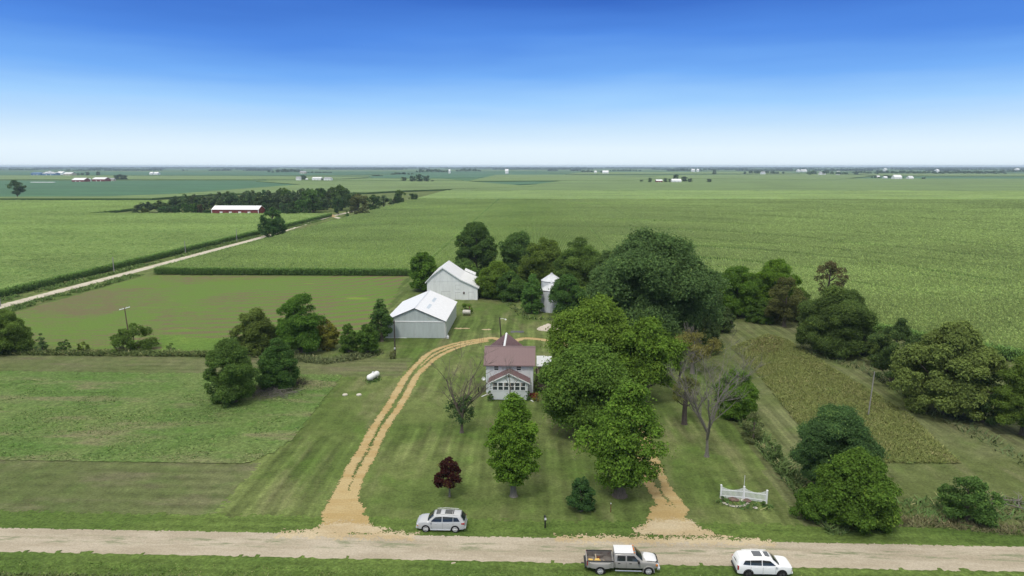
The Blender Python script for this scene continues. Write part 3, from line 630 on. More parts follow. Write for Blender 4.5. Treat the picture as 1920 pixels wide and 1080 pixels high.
def trunk_np(seed, r, z0, z1, C, nl=9, lean=(0, 0), mb=None, base=True):
    rg = random.Random(seed); m = MB(); top = z0 + (z1 - z0) * .72
    pts = [(0, 0, -.1), (0, 0, .15), (rg.uniform(-.1, .1), rg.uniform(-.1, .1), max(z0 * .6, .5)), (lean[0] * .25, lean[1] * .25, z0 + (z1 - z0) * .2), (lean[0] * .6 + rg.uniform(-.3, .3), lean[1] * .6, top)]
    m.tube(pts, [r * 1.75, r * 1.2, r, r * .75, r * .2], 9)
    if len(C):
        idx = list(range(len(C))); rg.shuffle(idx)
        for i in idx[:nl]:
            c = C[i]; zs = min(max(z0 * .8, c[2] - 1.0 * math.hypot(c[0], c[1]) * .8), top * .9); zs = max(zs, .4)
            f = min(1, max(0, (zs - .3) / (top))); bx, by = lean[0] * f * .5, lean[1] * f * .5
            p0 = Vector((bx, by, zs)); p3 = Vector((c[0], c[1], c[2])); mid = p0.lerp(p3, .5) + Vector((0, 0, -.08 * (p3 - p0).length))
            m.tube([p0, mid, p3], [r * .45 * (1 - .5 * f), r * .25, r * .07], 5)
    return m
GREEN = (.075, .135, .028)
TREES = []
def tree(X, Y, rx, h, z0, shape, col, label, name='tree', cat='tree', ry=None, leaf=.3, clumps=60, seed=1, trunk=None, bark_='bark', group=None, lean=(0, 0), rough=.18, cover=1.7, spiky=.12, clump=1.0, flat=.75, trans=None, stems=None):
    root = empty(name, (X, Y, 0), 0, label, cat, group)
    V, Fc, t, C = crown_np(seed, rx, ry or rx * .95, z0, h, shape, leaf, clumps, cover, rough, flat, spiky, lean, clump)
    cr = link('crown' if cat == 'tree' else 'foliage', npmesh('crown', V, Fc, M['leaf'], attr=t), root); cr.color = (*col, 1)
    tr = trunk if trunk is not None else max(.08, .035 * h)
    m = trunk_np(seed, tr, z0 if cat == 'tree' else .3, h, C, 12 if cat == 'tree' else 6, lean); m.build('trunk' if cat == 'tree' else 'stem', M[bark_], root, smooth=True)
    TREES.append(root); return root
def tpx(cx, by, ty, wpx, z0f, shape, col, label, dx=0, dy=0, **k):
    "size and place a tree from what it measures in the photograph: foot, top and width"
    kk = 1.0 if col[1] > .14 else 1.12
    col = (col[0] * 1.22 * kk, col[1] * 1.14 * kk, col[2] * .95)
    X, Y = G(cx, by); Y += dy; X += dx
    if dy: X = G(cx, by)[0] * Y / G(cx, by)[1]
    d0 = dep(X, Y, 4); rx = wpx / F * d0 / 2
    h = ZY(cx, ty, Y + rx * .25); rx = wpx / F * dep(X, Y, h * .5) / 2
    if 'seed' not in k: k['seed'] = len(TREES) * 7 + 3
    if 'leaf' not in k: k['leaf'] = max(.16, min(.8, Y / 128 * .24))
    if 'clumps' not in k: k['clumps'] = int(max(30, min(220, 16 * rx + 30)))
    return tree(X, Y, rx, h, h * z0f, shape, col, label, **k)
C_MAPLE = (.082, .150, .022); C_DARK = (.042, .088, .026); C_MID = (.060, .115, .028); C_GREY = (.062, .100, .045); C_OLIVE = (.088, .105, .038)
C_TAN = (.135, .145, .055); C_BROWN = (.085, .065, .042); C_BLUE = (.042, .090, .038); C_YEL = (.135, .160, .030); C_PURP = (.030, .010, .012); C_PINE = (.062, .100, .042)
BUSH = dict(name='bush', cat='bush')
# --- front garden
tpx(963, 930, 738, 100, .11, 'oval', (.070, .136, .022), 'tall upright maple with bright green leaves, standing alone in front of the farmhouse', name='maple_tree', clumps=150, leaf=.25, trunk=.34, bark_='bark_grey', rough=.10, clump=.82)
tpx(843, 931, 854, 55, .22, 'flame', C_PURP, 'small dark purple maple on the lawn above the silver parked car', name='maple_tree', clumps=60, leaf=.18, trunk=.10, bark_='bark_grey', rough=.12)
tpx(1162, 929, 694, 142, .10, 'flame', (.068, .130, .024), 'big leafy maple with a thick trunk beside the right drive, nearest the road', name='maple_tree', clumps=130, leaf=.31, cover=1.3, spiky=.2, trunk=.62, bark_='bark', rough=.28, clump=.85, lean=(1.2, 0))
tpx(1090, 958, 893, 57, .02, 'bush', (.032, .075, .030), 'round dark green yew bush at the foot of the big maple', clumps=60, leaf=.17, **BUSH)
tpx(1100, 815, 640, 180, .16, 'round', (.068, .125, .030), 'broad green maple beside the farmhouse, partly behind the big leafy maple', name='maple_tree', clumps=170, leaf=.32, cover=1.35, spiky=.2, trunk=.5, rough=.22)
tpx(1116, 730, 556, 166, .24, 'round', (.080, .138, .026), 'spreading bright green maple behind the farmhouse garden, left and taller of the two', name='maple_tree', clumps=150, leaf=.35, cover=1.35, spiky=.2, trunk=.5, rough=.2)
tpx(1212, 752, 592, 122, .20, 'round', (.074, .134, .024), 'bright green maple joined to the right side of the spreading one, reaching the dead trees', name='maple_tree', clumps=110, leaf=.34, cover=1.35, spiky=.2, trunk=.4, rough=.2)
tpx(1222, 650, 436, 272, .12, 'dome', (.058, .106, .046), 'huge grey-green cottonwood, the largest tree of the farmyard', name='cottonwood_tree', clumps=240, leaf=.40, trunk=.8, bark_='bark_dark', rough=.18, spiky=.2, clump=.8)
# --- around the barns
tpx(893, 520, 416, 84, .1, 'round', (.048, .092, .030), 'dark rounded tree standing behind the white barn roof, against the corn rows', clumps=80)
tpx(797, 545, 470, 64, .06, 'round', (.058, .118, .024), 'round green tree at the left back corner of the white barn')
tpx(872, 548, 484, 66, .05, 'bush', (.080, .145, .045), 'pale green bush tree showing above the white barn roof', dy=22)
tpx(932, 557, 487, 84, .04, 'dome', (.085, .145, .026), 'yellowish green tree right of the white barn')
tpx(972, 520, 434, 82, .1, 'round', (.055, .105, .036), 'dark green tree behind the yellowish one, between the barn and the grain bins', clumps=80)
tpx(1020, 545, 443, 100, .1, 'dome', (.075, .118, .030), 'broad olive-tinted tree right behind the two grain bins', dy=6, clumps=90)
tpx(1088, 560, 447, 110, .08, 'dome', (.064, .112, .034), 'tree wedged between the grain bins and the huge cottonwood', clumps=90)
tpx(997, 587, 515, 44, .02, 'bush', (.060, .128, .040), 'fresh green bush tree hugging the left side of the grain bins')
tpx(1062, 594, 512, 72, .02, 'bush', (.045, .098, .032), 'dark bush tree hugging the right side of the grain bins')
tpx(1088, 585, 535, 50, .04, 'bush', (.088, .150, .030), 'small yellowish tree between the bins and the spreading maple')
tpx(875, 590, 569, 27, .02, 'bush', (.075, .130, .030), 'small round bush growing behind the old white oil tank', dy=1.5, leaf=.2, clumps=28, **BUSH)
tpx(716, 640, 562, 46, .04, 'bush', (.050, .100, .034), 'dark leafy tree at the left wall of the grey machine shed')
tpx(838, 575, 560, 16, .02, 'bush', (.09, .145, .035), 'sprig of bush between the machine shed roof and the white barn', dy=8, clumps=16, leaf=.25, **BUSH)
tpx(955, 562, 508, 70, .02, 'bush', (.048, .098, .030), 'dark bush tree between the white barn and the grain bins')
tpx(916, 560, 520, 44, .02, 'bush', (.060, .108, .026), 'low green bush against the right wall of the white barn', **BUSH)
tpx(1140, 575, 470, 90, .05, 'dome', (.056, .096, .038), 'dark tree hidden half behind the spreading bright maple', clumps=90)
tpx(1322, 600, 505, 60, .04, 'dome', (.050, .086, .036), 'narrow dark tree joining the huge cottonwood to the bright hedge trees')
# --- left cluster
tpx(440, 754, 630, 100, .02, 'bush', (.060, .110, .034), 'big bushy tree at the left front of the clump beside the bright meadow')
tpx(521, 728, 634, 84, .04, 'bush', (.040, .088, .028), 'dark round tree beside the brush pile at the meadow edge')
tpx(566, 660, 547, 94, .04, 'dome', (.055, .118, .026), 'tallest dark green tree of the clump left of the machine shed', clumps=90)
tpx(478, 662, 575, 84, .04, 'dome', (.080, .118, .038), 'olive green tree left of the tallest tree in the left clump')
tpx(614, 655, 598, 48, .04, 'bush', (.115, .125, .032), 'yellowing slender tree in the middle of the left clump')
tpx(655, 660, 605, 44, .02, 'bush', (.058, .112, .028), 'round green bush on the left of a pair near the shed yard', **BUSH)
tpx(690, 663, 608, 50, .02, 'bush', (.050, .100, .024), 'round green bush on the right of a pair near the shed yard', **BUSH)
tpx(18, 661, 578, 88, .04, 'dome', (.075, .125, .034), 'leafy tree cut by the left picture edge on the field boundary')
tpx(252, 656, 609, 84, .02, 'bush', (.060, .105, .028), 'wide low bush beside the wooden pole on the field boundary', clumps=30, **BUSH)
tpx(224, 657, 634, 24, .02, 'bush', (.085, .100, .075), 'small grey bush at the left foot of the wide low bush', clumps=20, **BUSH)
tpx(80, 661, 625, 24, .02, 'flame', (.055, .095, .045), 'slim grey-green sapling, first right of the tree at the left edge', clumps=24, **BUSH)
tpx(121, 660, 634, 24, .02, 'bush', (.060, .105, .038), 'small round sapling in the middle of the boundary row', clumps=24, **BUSH)
tpx(157, 662, 640, 22, .02, 'bush', (.080, .115, .030), 'small yellowish sapling on the boundary, left of the wide bush', clumps=24, **BUSH)
tpx(321, 657, 643, 17, .02, 'bush', (.055, .100, .035), 'tiny bush on the boundary, right of the wooden pole', clumps=16, **BUSH)
tpx(738, 672, 656, 16, .02, 'bush', (.07, .085, .04), 'scrubby little bush at the foot of the pole by the shed', clumps=16, leaf=.16, **BUSH)
# --- right side
tpx(1378, 782, 688, 86, .03, 'dome', (.065, .128, .024), 'green bushy tree behind the bare dead tree')
tpx(1412, 828, 772, 46, .02, 'bush', (.088, .115, .062), 'pale scrubby bush on the weedy line, nearer the dead tree', clumps=32, **BUSH)
tpx(1451, 862, 822, 32, .02, 'flame', (.060, .100, .045), 'small spiky bush on the weedy line, nearer the road', clumps=24, **BUSH)
tpx(1562, 925, 756, 158, .04, 'dome', (.045, .092, .040), 'dark bluish green tree, taller one of the pair right of the picket fence', clumps=160, rough=.16)
tpx(1602, 978, 838, 158, .02, 'bush', (.056, .108, .022), 'broad bright green bush tree in front of the bluish one', clumps=160, leaf=.25)
tpx(1530, 973, 900, 92, .01, 'bush', (.050, .100, .022), 'low dark bush around the weathered wood post', clumps=80, leaf=.2, **BUSH)
tpx(1812, 977, 888, 108, .02, 'bush', (.055, .110, .036), 'loose green bush by the fallen branches near the right road verge', clumps=60, leaf=.2, cover=1.2, **BUSH)
tpx(1918, 815, 655, 118, .05, 'dome', (.092, .150, .034), 'yellowish green tree cut by the right picture edge')
tpx(1768, 775, 600, 178, .04, 'round', (.098, .138, .050), 'large rounded pale olive tree in the hedge near the right edge', clumps=190, leaf=.32, rough=.14, clump=.8)
tpx(1842, 800, 700, 80, .02, 'bush', (.045, .085, .036), 'dark undergrowth tree right of the large pale olive tree', clumps=40, dy=2)
tpx(1672, 722, 592, 88, .04, 'dome', (.045, .080, .034), 'dark narrow tree left of the large pale olive tree', clumps=50)
tpx(1566, 662, 535, 148, .04, 'round', (.055, .092, .032), 'broad dark olive hedge tree with weeping outline', clumps=110)
tpx(1548, 600, 492, 66, .35, 'vase', (.072, .070, .042), 'thin brownish half-dead tree rising behind the hedge', clumps=34, cover=.8, dy=4, bark_='bark_dark')
tpx(1470, 612, 518, 72, .05, 'round', (.064, .076, .034), 'brown-tinted tree in the hedge beside the bright green ones', clumps=50, cover=1.3)
tpx(1450, 592, 486, 92, .05, 'dome', (.068, .132, .020), 'bright green hedge tree, right one of the two at the corn edge')
tpx(1380, 592, 496, 94, .05, 'dome', (.058, .118, .022), 'deep green hedge tree, left one of the two at the corn edge')
tpx(1425, 604, 560, 60, .02, 'bush', (.045, .090, .022), 'low dark bush under the two bright hedge trees', **BUSH)
tpx(1516, 628, 575, 50, .02, 'bush', (.050, .080, .036), 'low dark bush below the brown-tinted hedge tree', **BUSH)
tpx(1355, 622, 575, 50, .05, 'bush', (.050, .082, .036), 'small dark tree at the right foot of the huge cottonwood')
tpx(1320, 660, 590, 70, .02, 'bush', (.045, .075, .034), 'shaded undergrowth below the huge cottonwood', **BUSH)
tpx(1298, 700, 622, 86, .30, 'vase', (.120, .125, .050), 'half-dead tan-leaved tree left behind the bare dead tree', name='tree', clumps=40, cover=1.0, bark_='bark_grey', trunk=.35, spiky=.3)
tpx(1283, 795, 705, 60, .45, 'dome', (.080, .098, .040), 'thin-crowned dark-trunked tree just left of the bare dead tree', clumps=44, cover=.7, bark_='bark_dark', trunk=.35)
tpx(1612, 664, 600, 66, .02, 'bush', (.050, .084, .032), 'dark bush filling the hedge right of the broad olive tree', **BUSH)
tpx(1650, 688, 618, 52, .02, 'bush', (.058, .092, .034), 'dark green bush in the hedge left of the dark narrow tree', **BUSH)
tpx(1500, 606, 545, 60, .03, 'bush', (.060, .100, .030), 'green bush between the bright hedge trees and the broad olive tree', dy=3, **BUSH)
tpx(1720, 745, 672, 60, .02, 'bush', (.050, .086, .036), 'low dark bush at the left foot of the large pale olive tree', **BUSH)
# --- shrubs along the house
tpx(919, 748, 731, 11, .02, 'bush', (.05, .10, .03), 'small clipped shrub at the left corner of the porch', clumps=24, leaf=.12, dy=-1, **BUSH)
tpx(989, 746, 731, 14, .02, 'bush', (.05, .095, .035), 'small round shrub at the right corner of the porch', clumps=24, leaf=.12, dy=-1, **BUSH)
tpx(1006, 748, 736, 14, .02, 'bush', (.125, .12, .03), 'low yellowish shrub right of the red steps', clumps=20, leaf=.12, dy=-1, **BUSH)
tpx(1003, 738, 716, 20, .02, 'bush', (.06, .10, .03), 'leafy flowering shrub against the dark deck', clumps=28, leaf=.13, **BUSH)
tpx(906, 733, 722, 10, .02, 'bush', (.05, .095, .03), 'small shrub along the left wall of the farmhouse', clumps=16, leaf=.13, **BUSH)
# --- middle distance
tpx(513, 444, 389, 54, .06, 'dome', (.040, .090, .034), 'dark single tree standing beside the pale lane', leaf=.75, clumps=50)
tpx(33, 371, 338, 35, .2, 'vase', (.045, .085, .045), 'lone tree in the bluish soybean field at far left', leaf=1.2, clumps=40, rough=.3)
# --- bare trees
def bare(name, X, Y, h, r, label, seed, spread=.5, mat='bark_grey', lev=4, up=.35, first=.25, kids=(3, 5), bias=(0, 0), split=0):
    rg = random.Random(seed); m = MB(); root = empty(name, (X, Y, 0), 0, label, 'tree')
    def grow(p, d, L, r, lv):
        pts = [p]; rad = [r]; n = 4 if lv else 5
        for i in range(n):
            d = (d + Vector((rg.uniform(-.2, .2), rg.uniform(-.2, .2), rg.uniform(-.1, .18))) * (.8 if lv else .2)).normalized()
            p = p + d * L / n; pts.append(p); rad.append(r * (1 - .62 * (i + 1) / n))
        if lv == 0: rad[0] = r * 1.5; pts.insert(1, pts[0] + Vector((0, 0, .35))); rad.insert(1, r * 1.05)
        m.tube(pts, rad, 7 if lv < 2 else (5 if lv == 2 else 3))
        if lv >= lev: return
        for k in range(rg.randint(*kids) + (1 if lv < 2 else 0)):
            f = rg.uniform(first if lv == 0 else .2, 1)
            if split and lv == 0: f = rg.uniform(.62, 1)
            i = min(len(pts) - 2, int(f * (len(pts) - 1))); q = pts[i].lerp(pts[i + 1], f * (len(pts) - 1) - i)
            a = rg.uniform(0, 2 * math.pi); s = spread * rg.uniform(.7, 1.4)
            nd = (d * (1 - s * .5) + Vector((math.cos(a) * s + bias[0] * .3, math.sin(a) * s + bias[1] * .3, up * rg.uniform(.1, 1)))).normalized()
            if split and lv == 0: a = 6.28 * k / 5 + rg.uniform(-.3, .3); nd = Vector((math.cos(a) * split, math.sin(a) * split, 1)).normalized(); grow(q, nd, h * rg.uniform(.55, .72), r * rg.uniform(.5, .7), 1); continue
            grow(q, nd, L * rg.uniform(.42, .72), max(rad[i] * rg.uniform(.42, .6), .02), lv + 1)
    grow(Vector((0, 0, 0)), Vector((0, 0, 1)), h * (.55 if not split else .30), r, 0)
    m.build('trunk', M[mat], root, smooth=True); return root
X, Y = G(1325, 856); t = bare('dead_tree', X, Y, 11.5, .26, 'bare dead tree with pale grey branches in front of the green bushy tree', 12, .62, kids=(4, 5), first=.3, split=.62)
X, Y = G(866, 811); t = bare('dead_tree', X, Y, 9.6, .24, 'mostly bare tree with green leaves low on the trunk, left of the farmhouse lawn', 5, .6, 'bark', kids=(2, 4), first=.4, split=.5)
V, Fc, tt, C = crown_np(5, 2.0, 1.8, 1.4, 5.6, 'round', .2, 38, .9, .25, .75, .3)
o = link('crown', npmesh('crown', V, Fc, M['leaf'], attr=tt), t); o.color = (.045, .085, .03, 1)
X, Y = G(957, 765); t = bare('dead_tree', X, Y, 8.6, .15, 'slender leafless tree directly in front of the farmhouse porch', 21, .55, 'bark_grey', 3, kids=(3, 4), first=.4)
X, Y = G(1273, 742); t = bare('dead_tree', X, Y, 10.5, .28, 'half-bare tree with a pale trunk, left of the dead tree on the far drive side', 8, .7, kids=(3, 4), first=.45)
X, Y = G(1300, 690); t = bare('dead_tree', X, Y, 9.5, .16, 'thin grey leafless tree between the spreading maple and the cottonwood', 31, .35, up=.8, kids=(3, 5))
# brush heaps
def brush(name, X, Y, sx, sy, h, n, label, seed, mat='bark_grey', L=(1, 2.4), r=.025):
    rg = random.Random(seed); m = MB()
    for i in range(n):
        a = rg.uniform(0, 6.28); q = rg.uniform(0, 1) ** .6; x, y = math.cos(a) * sx * q, math.sin(a) * sy * q; z = rg.uniform(0.03, h * (1 - q * .7)); b = rg.uniform(0, 6.28); l = rg.uniform(*L)
        m.tube([(x, y, z), (x + math.cos(b) * l * .5, y + math.sin(b) * l * .5, z + rg.uniform(-.05, .3)), (x + math.cos(b + .3) * l, y + math.sin(b + .3) * l, max(.02, z + rg.uniform(-.4, .3)))], [r * rg.uniform(.7, 1.8), r, r * .4], 4)
    o = m.build(name, M[mat], None, loc=(X, Y, 0)); return tag(o, label, 'brush pile')
X, Y = G(512, 738); brush('brush_pile', X, Y, 3.6, 2.6, 1.3, 260, 'grey heap of cut branches beside the dark round tree', 3)
X, Y = G(545, 722); brush('brush_pile', X, Y, 2.6, 1.8, .8, 120, 'brown low heap of twigs right of the grey branch heap', 4, 'bark_dark')
X, Y = G(1886, 948); brush('fallen_branches', X, Y, 2.4, 2.0, 1.0, 16, 'pale fallen branches beside the loose green bush', 9, 'bark_grey', (1.6, 3.2), .05)
# ------------------------------------------------------------------ weeds and rough grass
def weeds(name, pts, h, w, col, label, seed, jitter=.4, cat='weeds', kind='stuff'):
    rng = np.random.default_rng(seed); pts = np.asarray(pts, float); n = len(pts); hh = h * rng.uniform(.45, 1.25, n); a = rng.uniform(0, 2 * math.pi, n); ww = w * rng.uniform(.6, 1.4, n)
    dx, dy = np.cos(a) * ww, np.sin(a) * ww; l = rng.normal(0, .75, (n, 2)) * hh[:, None]; hh = hh * .8
    z = np.zeros(n)
    v0 = np.stack([pts[:, 0] - dx, pts[:, 1] - dy, z], 1); v1 = np.stack([pts[:, 0] + dx, pts[:, 1] + dy, z], 1); v2 = np.stack([pts[:, 0] + l[:, 0] + dx * .5, pts[:, 1] + l[:, 1] + dy * .5, hh], 1); v3 = np.stack([pts[:, 0] + l[:, 0] - dx * .5, pts[:, 1] + l[:, 1] - dy * .5, hh * .96], 1)
    V = np.stack([v0, v1, v2, v3], 1).reshape(-1, 3); t = np.repeat(np.clip(rng.normal(.45, .22, n), 0, 1), 4)
    o = link(name, npmesh(name, V, np.arange(4 * n).reshape(-1, 4), M['weed'], attr=t)); o.color = (*col, 1); return tag(o, label, cat, None, kind)
def scat(sdf, bb, n, seed, thr=None, sc_=.2):
    rng = np.random.default_rng(seed); x = rng.uniform(bb[0], bb[1], n); y = rng.uniform(bb[2], bb[3], n); k = sdf(x, y) < 0
    if thr: k &= fbm(x * sc_, y * sc_, seed + 50, 3) > thr
    return np.stack([x[k], y[k]], 1)
weeds('tall_grass', scat(s_rect(-190, -64, 127.6, 130.4), (-190, -60, 127, 131), 26000, 1), .8, .09, (.085, .115, .038), 'rough grass strip with saplings along the field boundary', 1)
weeds('tall_grass', scat(s_line([(-62, 129.4), (-50, 129), (-45, 126.5), (-40, 125), (-36, 127.5), (-32, 131)], 1.8), (-64, -30, 122, 134), 9000, 2), .75, .09, (.085, .105, .045), 'weeds at the feet of the left clump of trees', 2)
weeds('tall_grass', scat(s_poly(px([(540, 705), (572, 712), (566, 728), (520, 742), (470, 745), (480, 720)])), (-55, -30, 95, 125), 14000, 3), .7, .08, (.075, .10, .035), 'weeds around the brush piles', 3)
weeds('meadow_grass', scat(s_poly([(-110, 80), (-36, 80), (-34.4, 83), (-33.4, 88), (-34.7, 116.5), (-110, 116.5)]), (-110, -33, 80, 117), 60000, 4, .46), .16, .10, (.072, .122, .034), 'clumps of longer grass in the bright left meadow', 4)
weeds('wildflowers', scat(s_poly(PLOT), (38, 66, 80, 152), 150000, 5), .42, .05, (.125, .145, .046), 'wild plot of weeds and flowers in the right lawn', 5)
weeds('wildflowers', scat(lambda x, y: np.maximum(s_poly(PLOT)(x, y), s_poly(px([(1400, 660), (1412, 640), (1450, 630), (1472, 645), (1450, 665)]))(x, y)), (38, 66, 120, 152), 7000, 15), .6, .07, (.115, .100, .045), 'reddish brown weeds at the far end of the wild plot', 15)
weeds('tall_grass', scat(s_line([(31.2, 66), (30.8, 82), (31.0, 100), (31.2, 112)], 1.15), (28, 34, 64, 113), 12000, 6), .75, .08, (.075, .115, .038), 'weedy line running from the picket fence lawn to the green bushy tree', 6)
weeds('tall_grass', scat(s_line(px([(1660, 978), (1760, 982), (1850, 992), (1990, 1000)]), 1.0), (35, 62, 60, 75), 20000, 7), .5, .04, (.12, .115, .06), 'dry brown weeds along the right road verge', 7)
weeds('tall_grass', scat(s_line(px([(1740, 960), (1880, 950), (1990, 975)]), 2.8), (38, 75, 60, 85), 9000, 17), .6, .08, (.075, .125, .04), 'green weeds around the fallen branches', 17)
weeds('tall_grass', scat(s_line(px([(1500, 655), (1640, 700), (1760, 780), (1860, 830), (1990, 900)]), 1.6), (50, 100, 60, 150), 16000, 8), .8, .09, (.080, .11, .045), 'weeds along the lawn side of the right hedge', 8)
weeds('tall_grass', scat(s_line(px([(1040, 600), (990, 598), (940, 560), (890, 556)]), 1.2), (-40, 20, 150, 210), 9000, 18), .8, .1, (.05, .075, .03), 'shaded weeds at the foot of the farmyard trees', 18)
weeds('ditch_grass', scat(s_rect(-75, 75, 54.6, 57.6), (-75, 75, 54, 58), 90000, 9), .10, .07, (.064, .112, .024), 'long bright grass on the near side of the gravel road', 9)
weeds('ditch_grass', scat(s_rect(-75, 75, 54.3, 55.6), (-75, 75, 54, 56), 24000, 19), .3, .07, (.075, .10, .035), 'dry taller grass along the bare field at the bottom edge', 19)
weeds('lane_weeds', scat(lambda x, y: np.minimum(s_rect(-151, -146, 130, 470)(x, y), s_rect(-140, -134.5, 130, 228)(x, y)), (-152, -134, 130, 470), 60000, 10, .4), .7, .12, (.075, .125, .035), 'weeds on both sides of the pale lane', 10)
weeds('fence_bed', scat(s_line(px([(1355, 941), (1394, 950), (1440, 952)]), .8), (18, 30, 65, 75), 1600, 11), .5, .06, (.055, .11, .03), 'leafy flower bed in front of the white picket fence', 11)
# ------------------------------------------------------------------ grove, woods and far trees (shared meshes, copied)
def proto(shape, seed, rx, h, z0, leaf, clumps, cover=1.6, bk='bark_dark'):
    V, Fc, t, C = crown_np(seed, rx, rx, z0, h, shape, leaf, clumps, cover, .2)
    a = npmesh('crown', V, Fc, M['leaf'], attr=t); m = trunk_np(seed, .035 * h, z0, h, C, 5); b = D.meshes.new('trunk'); b.from_pydata(m.v, [], m.f); b.materials.append(M[bk]); return a, b
PR = {'broad': proto('dome', 401, 5, 10, 1.2, .8, 34), 'round': proto('round', 402, 5, 10, 1.0, .8, 34), 'pine': proto('flame', 403, 4, 10, .8, .75, 34), 'cone': proto('cone', 404, 3.2, 10, .2, .7, 30), 'wood': proto('dome', 405, 5, 10, .8, 1.1, 20)}
def ptree(kind, X, Y, rx, h, col, label, name='tree', group=None, seed=0, trunk=True):
    a, b = PR[kind]; rg = random.Random(seed + int(abs(X) * 10)); base = {'pine': 4, 'cone': 3.2}.get(kind, 5)
    root = empty(name, (X, Y, 0), rg.uniform(0, 6.28), label, 'tree', group); root.scale = (rx / base, rx / base, h / 10)
    o = link('crown', a, root); o.color = (*[c * rg.uniform(.88, 1.12) for c in col], 1)
    if trunk: link('trunk', b, root)
    return root
def ppx(kind, cx, by, ty, w, col, label, **k):
    X, Y = G(cx, by); h = max(3, ZY(cx, ty, Y)); ptree(kind, X, Y, max(1.5, w / F * Y / 2), h, col, label, **k)
rg = random.Random(77)
# the pine grove behind the long red barn: back ranks first
n = 0
for row, (yo, dy0) in enumerate([(0, 0), (22, 1), (45, 0), (70, 1), (98, 0)]):
    x = -318 + row * 6 + dy0 * 4
    while x < -178:
        Yc = 540 + yo + rg.uniform(-6, 6) + (x + 318) * .15
        hh = rg.uniform(9, 12.5) + min(5, (x + 318) * .04)
        if x < -300: hh *= .75
        ptree('pine' if rg.random() < .8 else 'cone', x, Yc, rg.uniform(5.5, 7.5), hh, C_PINE, 'dark evergreen packed in the pine grove behind the long red barn', name='pine_tree', group='evergreens of the pine grove', seed=n); n += 1
        x += rg.uniform(6.5, 10)
for cx, by, ty, w, c, l in [(254, 402, 391, 15, C_GREY, 'grey-green bush tree at the left tip of the pine grove'), (272, 402, 390, 17, (.09, .11, .03), 'yellowish small tree at the left tip of the pine grove'),
        (307, 402, 386, 24, (.06, .105, .045), 'rounded grey-green tree at the front of the pine grove, left'), (331, 402, 386, 20, (.055, .10, .035), 'rounded green tree, third in front of the pine grove'),
        (348, 402, 380, 16, (.06, .12, .03), 'fresh green tree at the grove front, left of a twin'), (364, 402, 380, 16, (.065, .125, .028), 'fresh green tree at the grove front, right of a twin'),
        (376, 401, 382, 12, C_BROWN, 'brown-tinted tree beside the fresh green twins'), (388, 402, 393, 16, C_DARK, 'low dark bush left of the long red barn')]:
    ppx('round', cx, by, ty, w, c, l)
for cx, by, ty, w, c, k, l in [(496, 400, 378, 20, C_DARK, 'cone', 'dark conical spruce right of the long red barn'), (534, 392, 353, 32, C_MID, 'broad', 'tall rounded tree in the middle grove, first on the left'), (517, 395, 366, 26, C_DARK, 'round', 'dark tree below the first tall tree of the middle grove'),
        (518, 402, 377, 20, C_PINE, 'cone', 'dark bluish spruce beside the single lane tree'), (532, 405, 379, 22, C_GREY, 'round', 'grey-green small tree right of the single lane tree'), (552, 400, 376, 24, C_DARK, 'round', 'dark small tree in the front of the middle grove'),
        (546, 406, 391, 26, C_DARK, 'round', 'low dark bush at the front of the middle grove'), (566, 404, 375, 26, C_MID, 'broad', 'pale green tree at the front of the middle grove'), (578, 404, 394, 16, C_MID, 'round', 'little bush beside the pale drive of the grove'),
        (588, 399, 356, 52, C_MID, 'broad', 'big round tree left of the grove driveway'), (602, 388, 351, 26, C_DARK, 'round', 'tree behind the big round one by the grove driveway'), (567, 388, 358, 28, C_PINE, 'pine', 'dark pine behind the middle grove'),
        (640, 395, 348, 46, C_MID, 'broad', 'tallest tree of the middle grove'), (634, 402, 368, 24, C_DARK, 'round', 'dark tree in front of the tallest grove tree'), (672, 405, 365, 48, C_OLIVE, 'broad', 'broad olive tree at the right of the grove driveway'),
        (651, 408, 395, 12, C_MID, 'cone', 'little conical tree at the grove driveway mouth'), (664, 392, 360, 34, C_DARK, 'round', 'dark tree behind the broad olive tree'), (700, 396, 366, 34, C_DARK, 'broad', 'dark tree right of the broad olive tree'),
        (720, 390, 367, 34, C_PINE, 'pine', 'dark wide tree in the thinning end of the grove'), (738, 386, 371, 20, C_DARK, 'round', 'small dark tree in the thinning end of the grove'), (750, 384, 357, 26, C_MID, 'broad', 'upright tree near the right tip of the grove'),
        (744, 386, 368, 14, C_DARK, 'round', 'small tree at the foot of the upright grove tree'), (775, 378, 362, 20, C_DARK, 'round', 'last round tree at the right tip of the grove')]:
    ppx(k, cx, by, ty, w, c, l)
HZ = (.055, .095, .050)
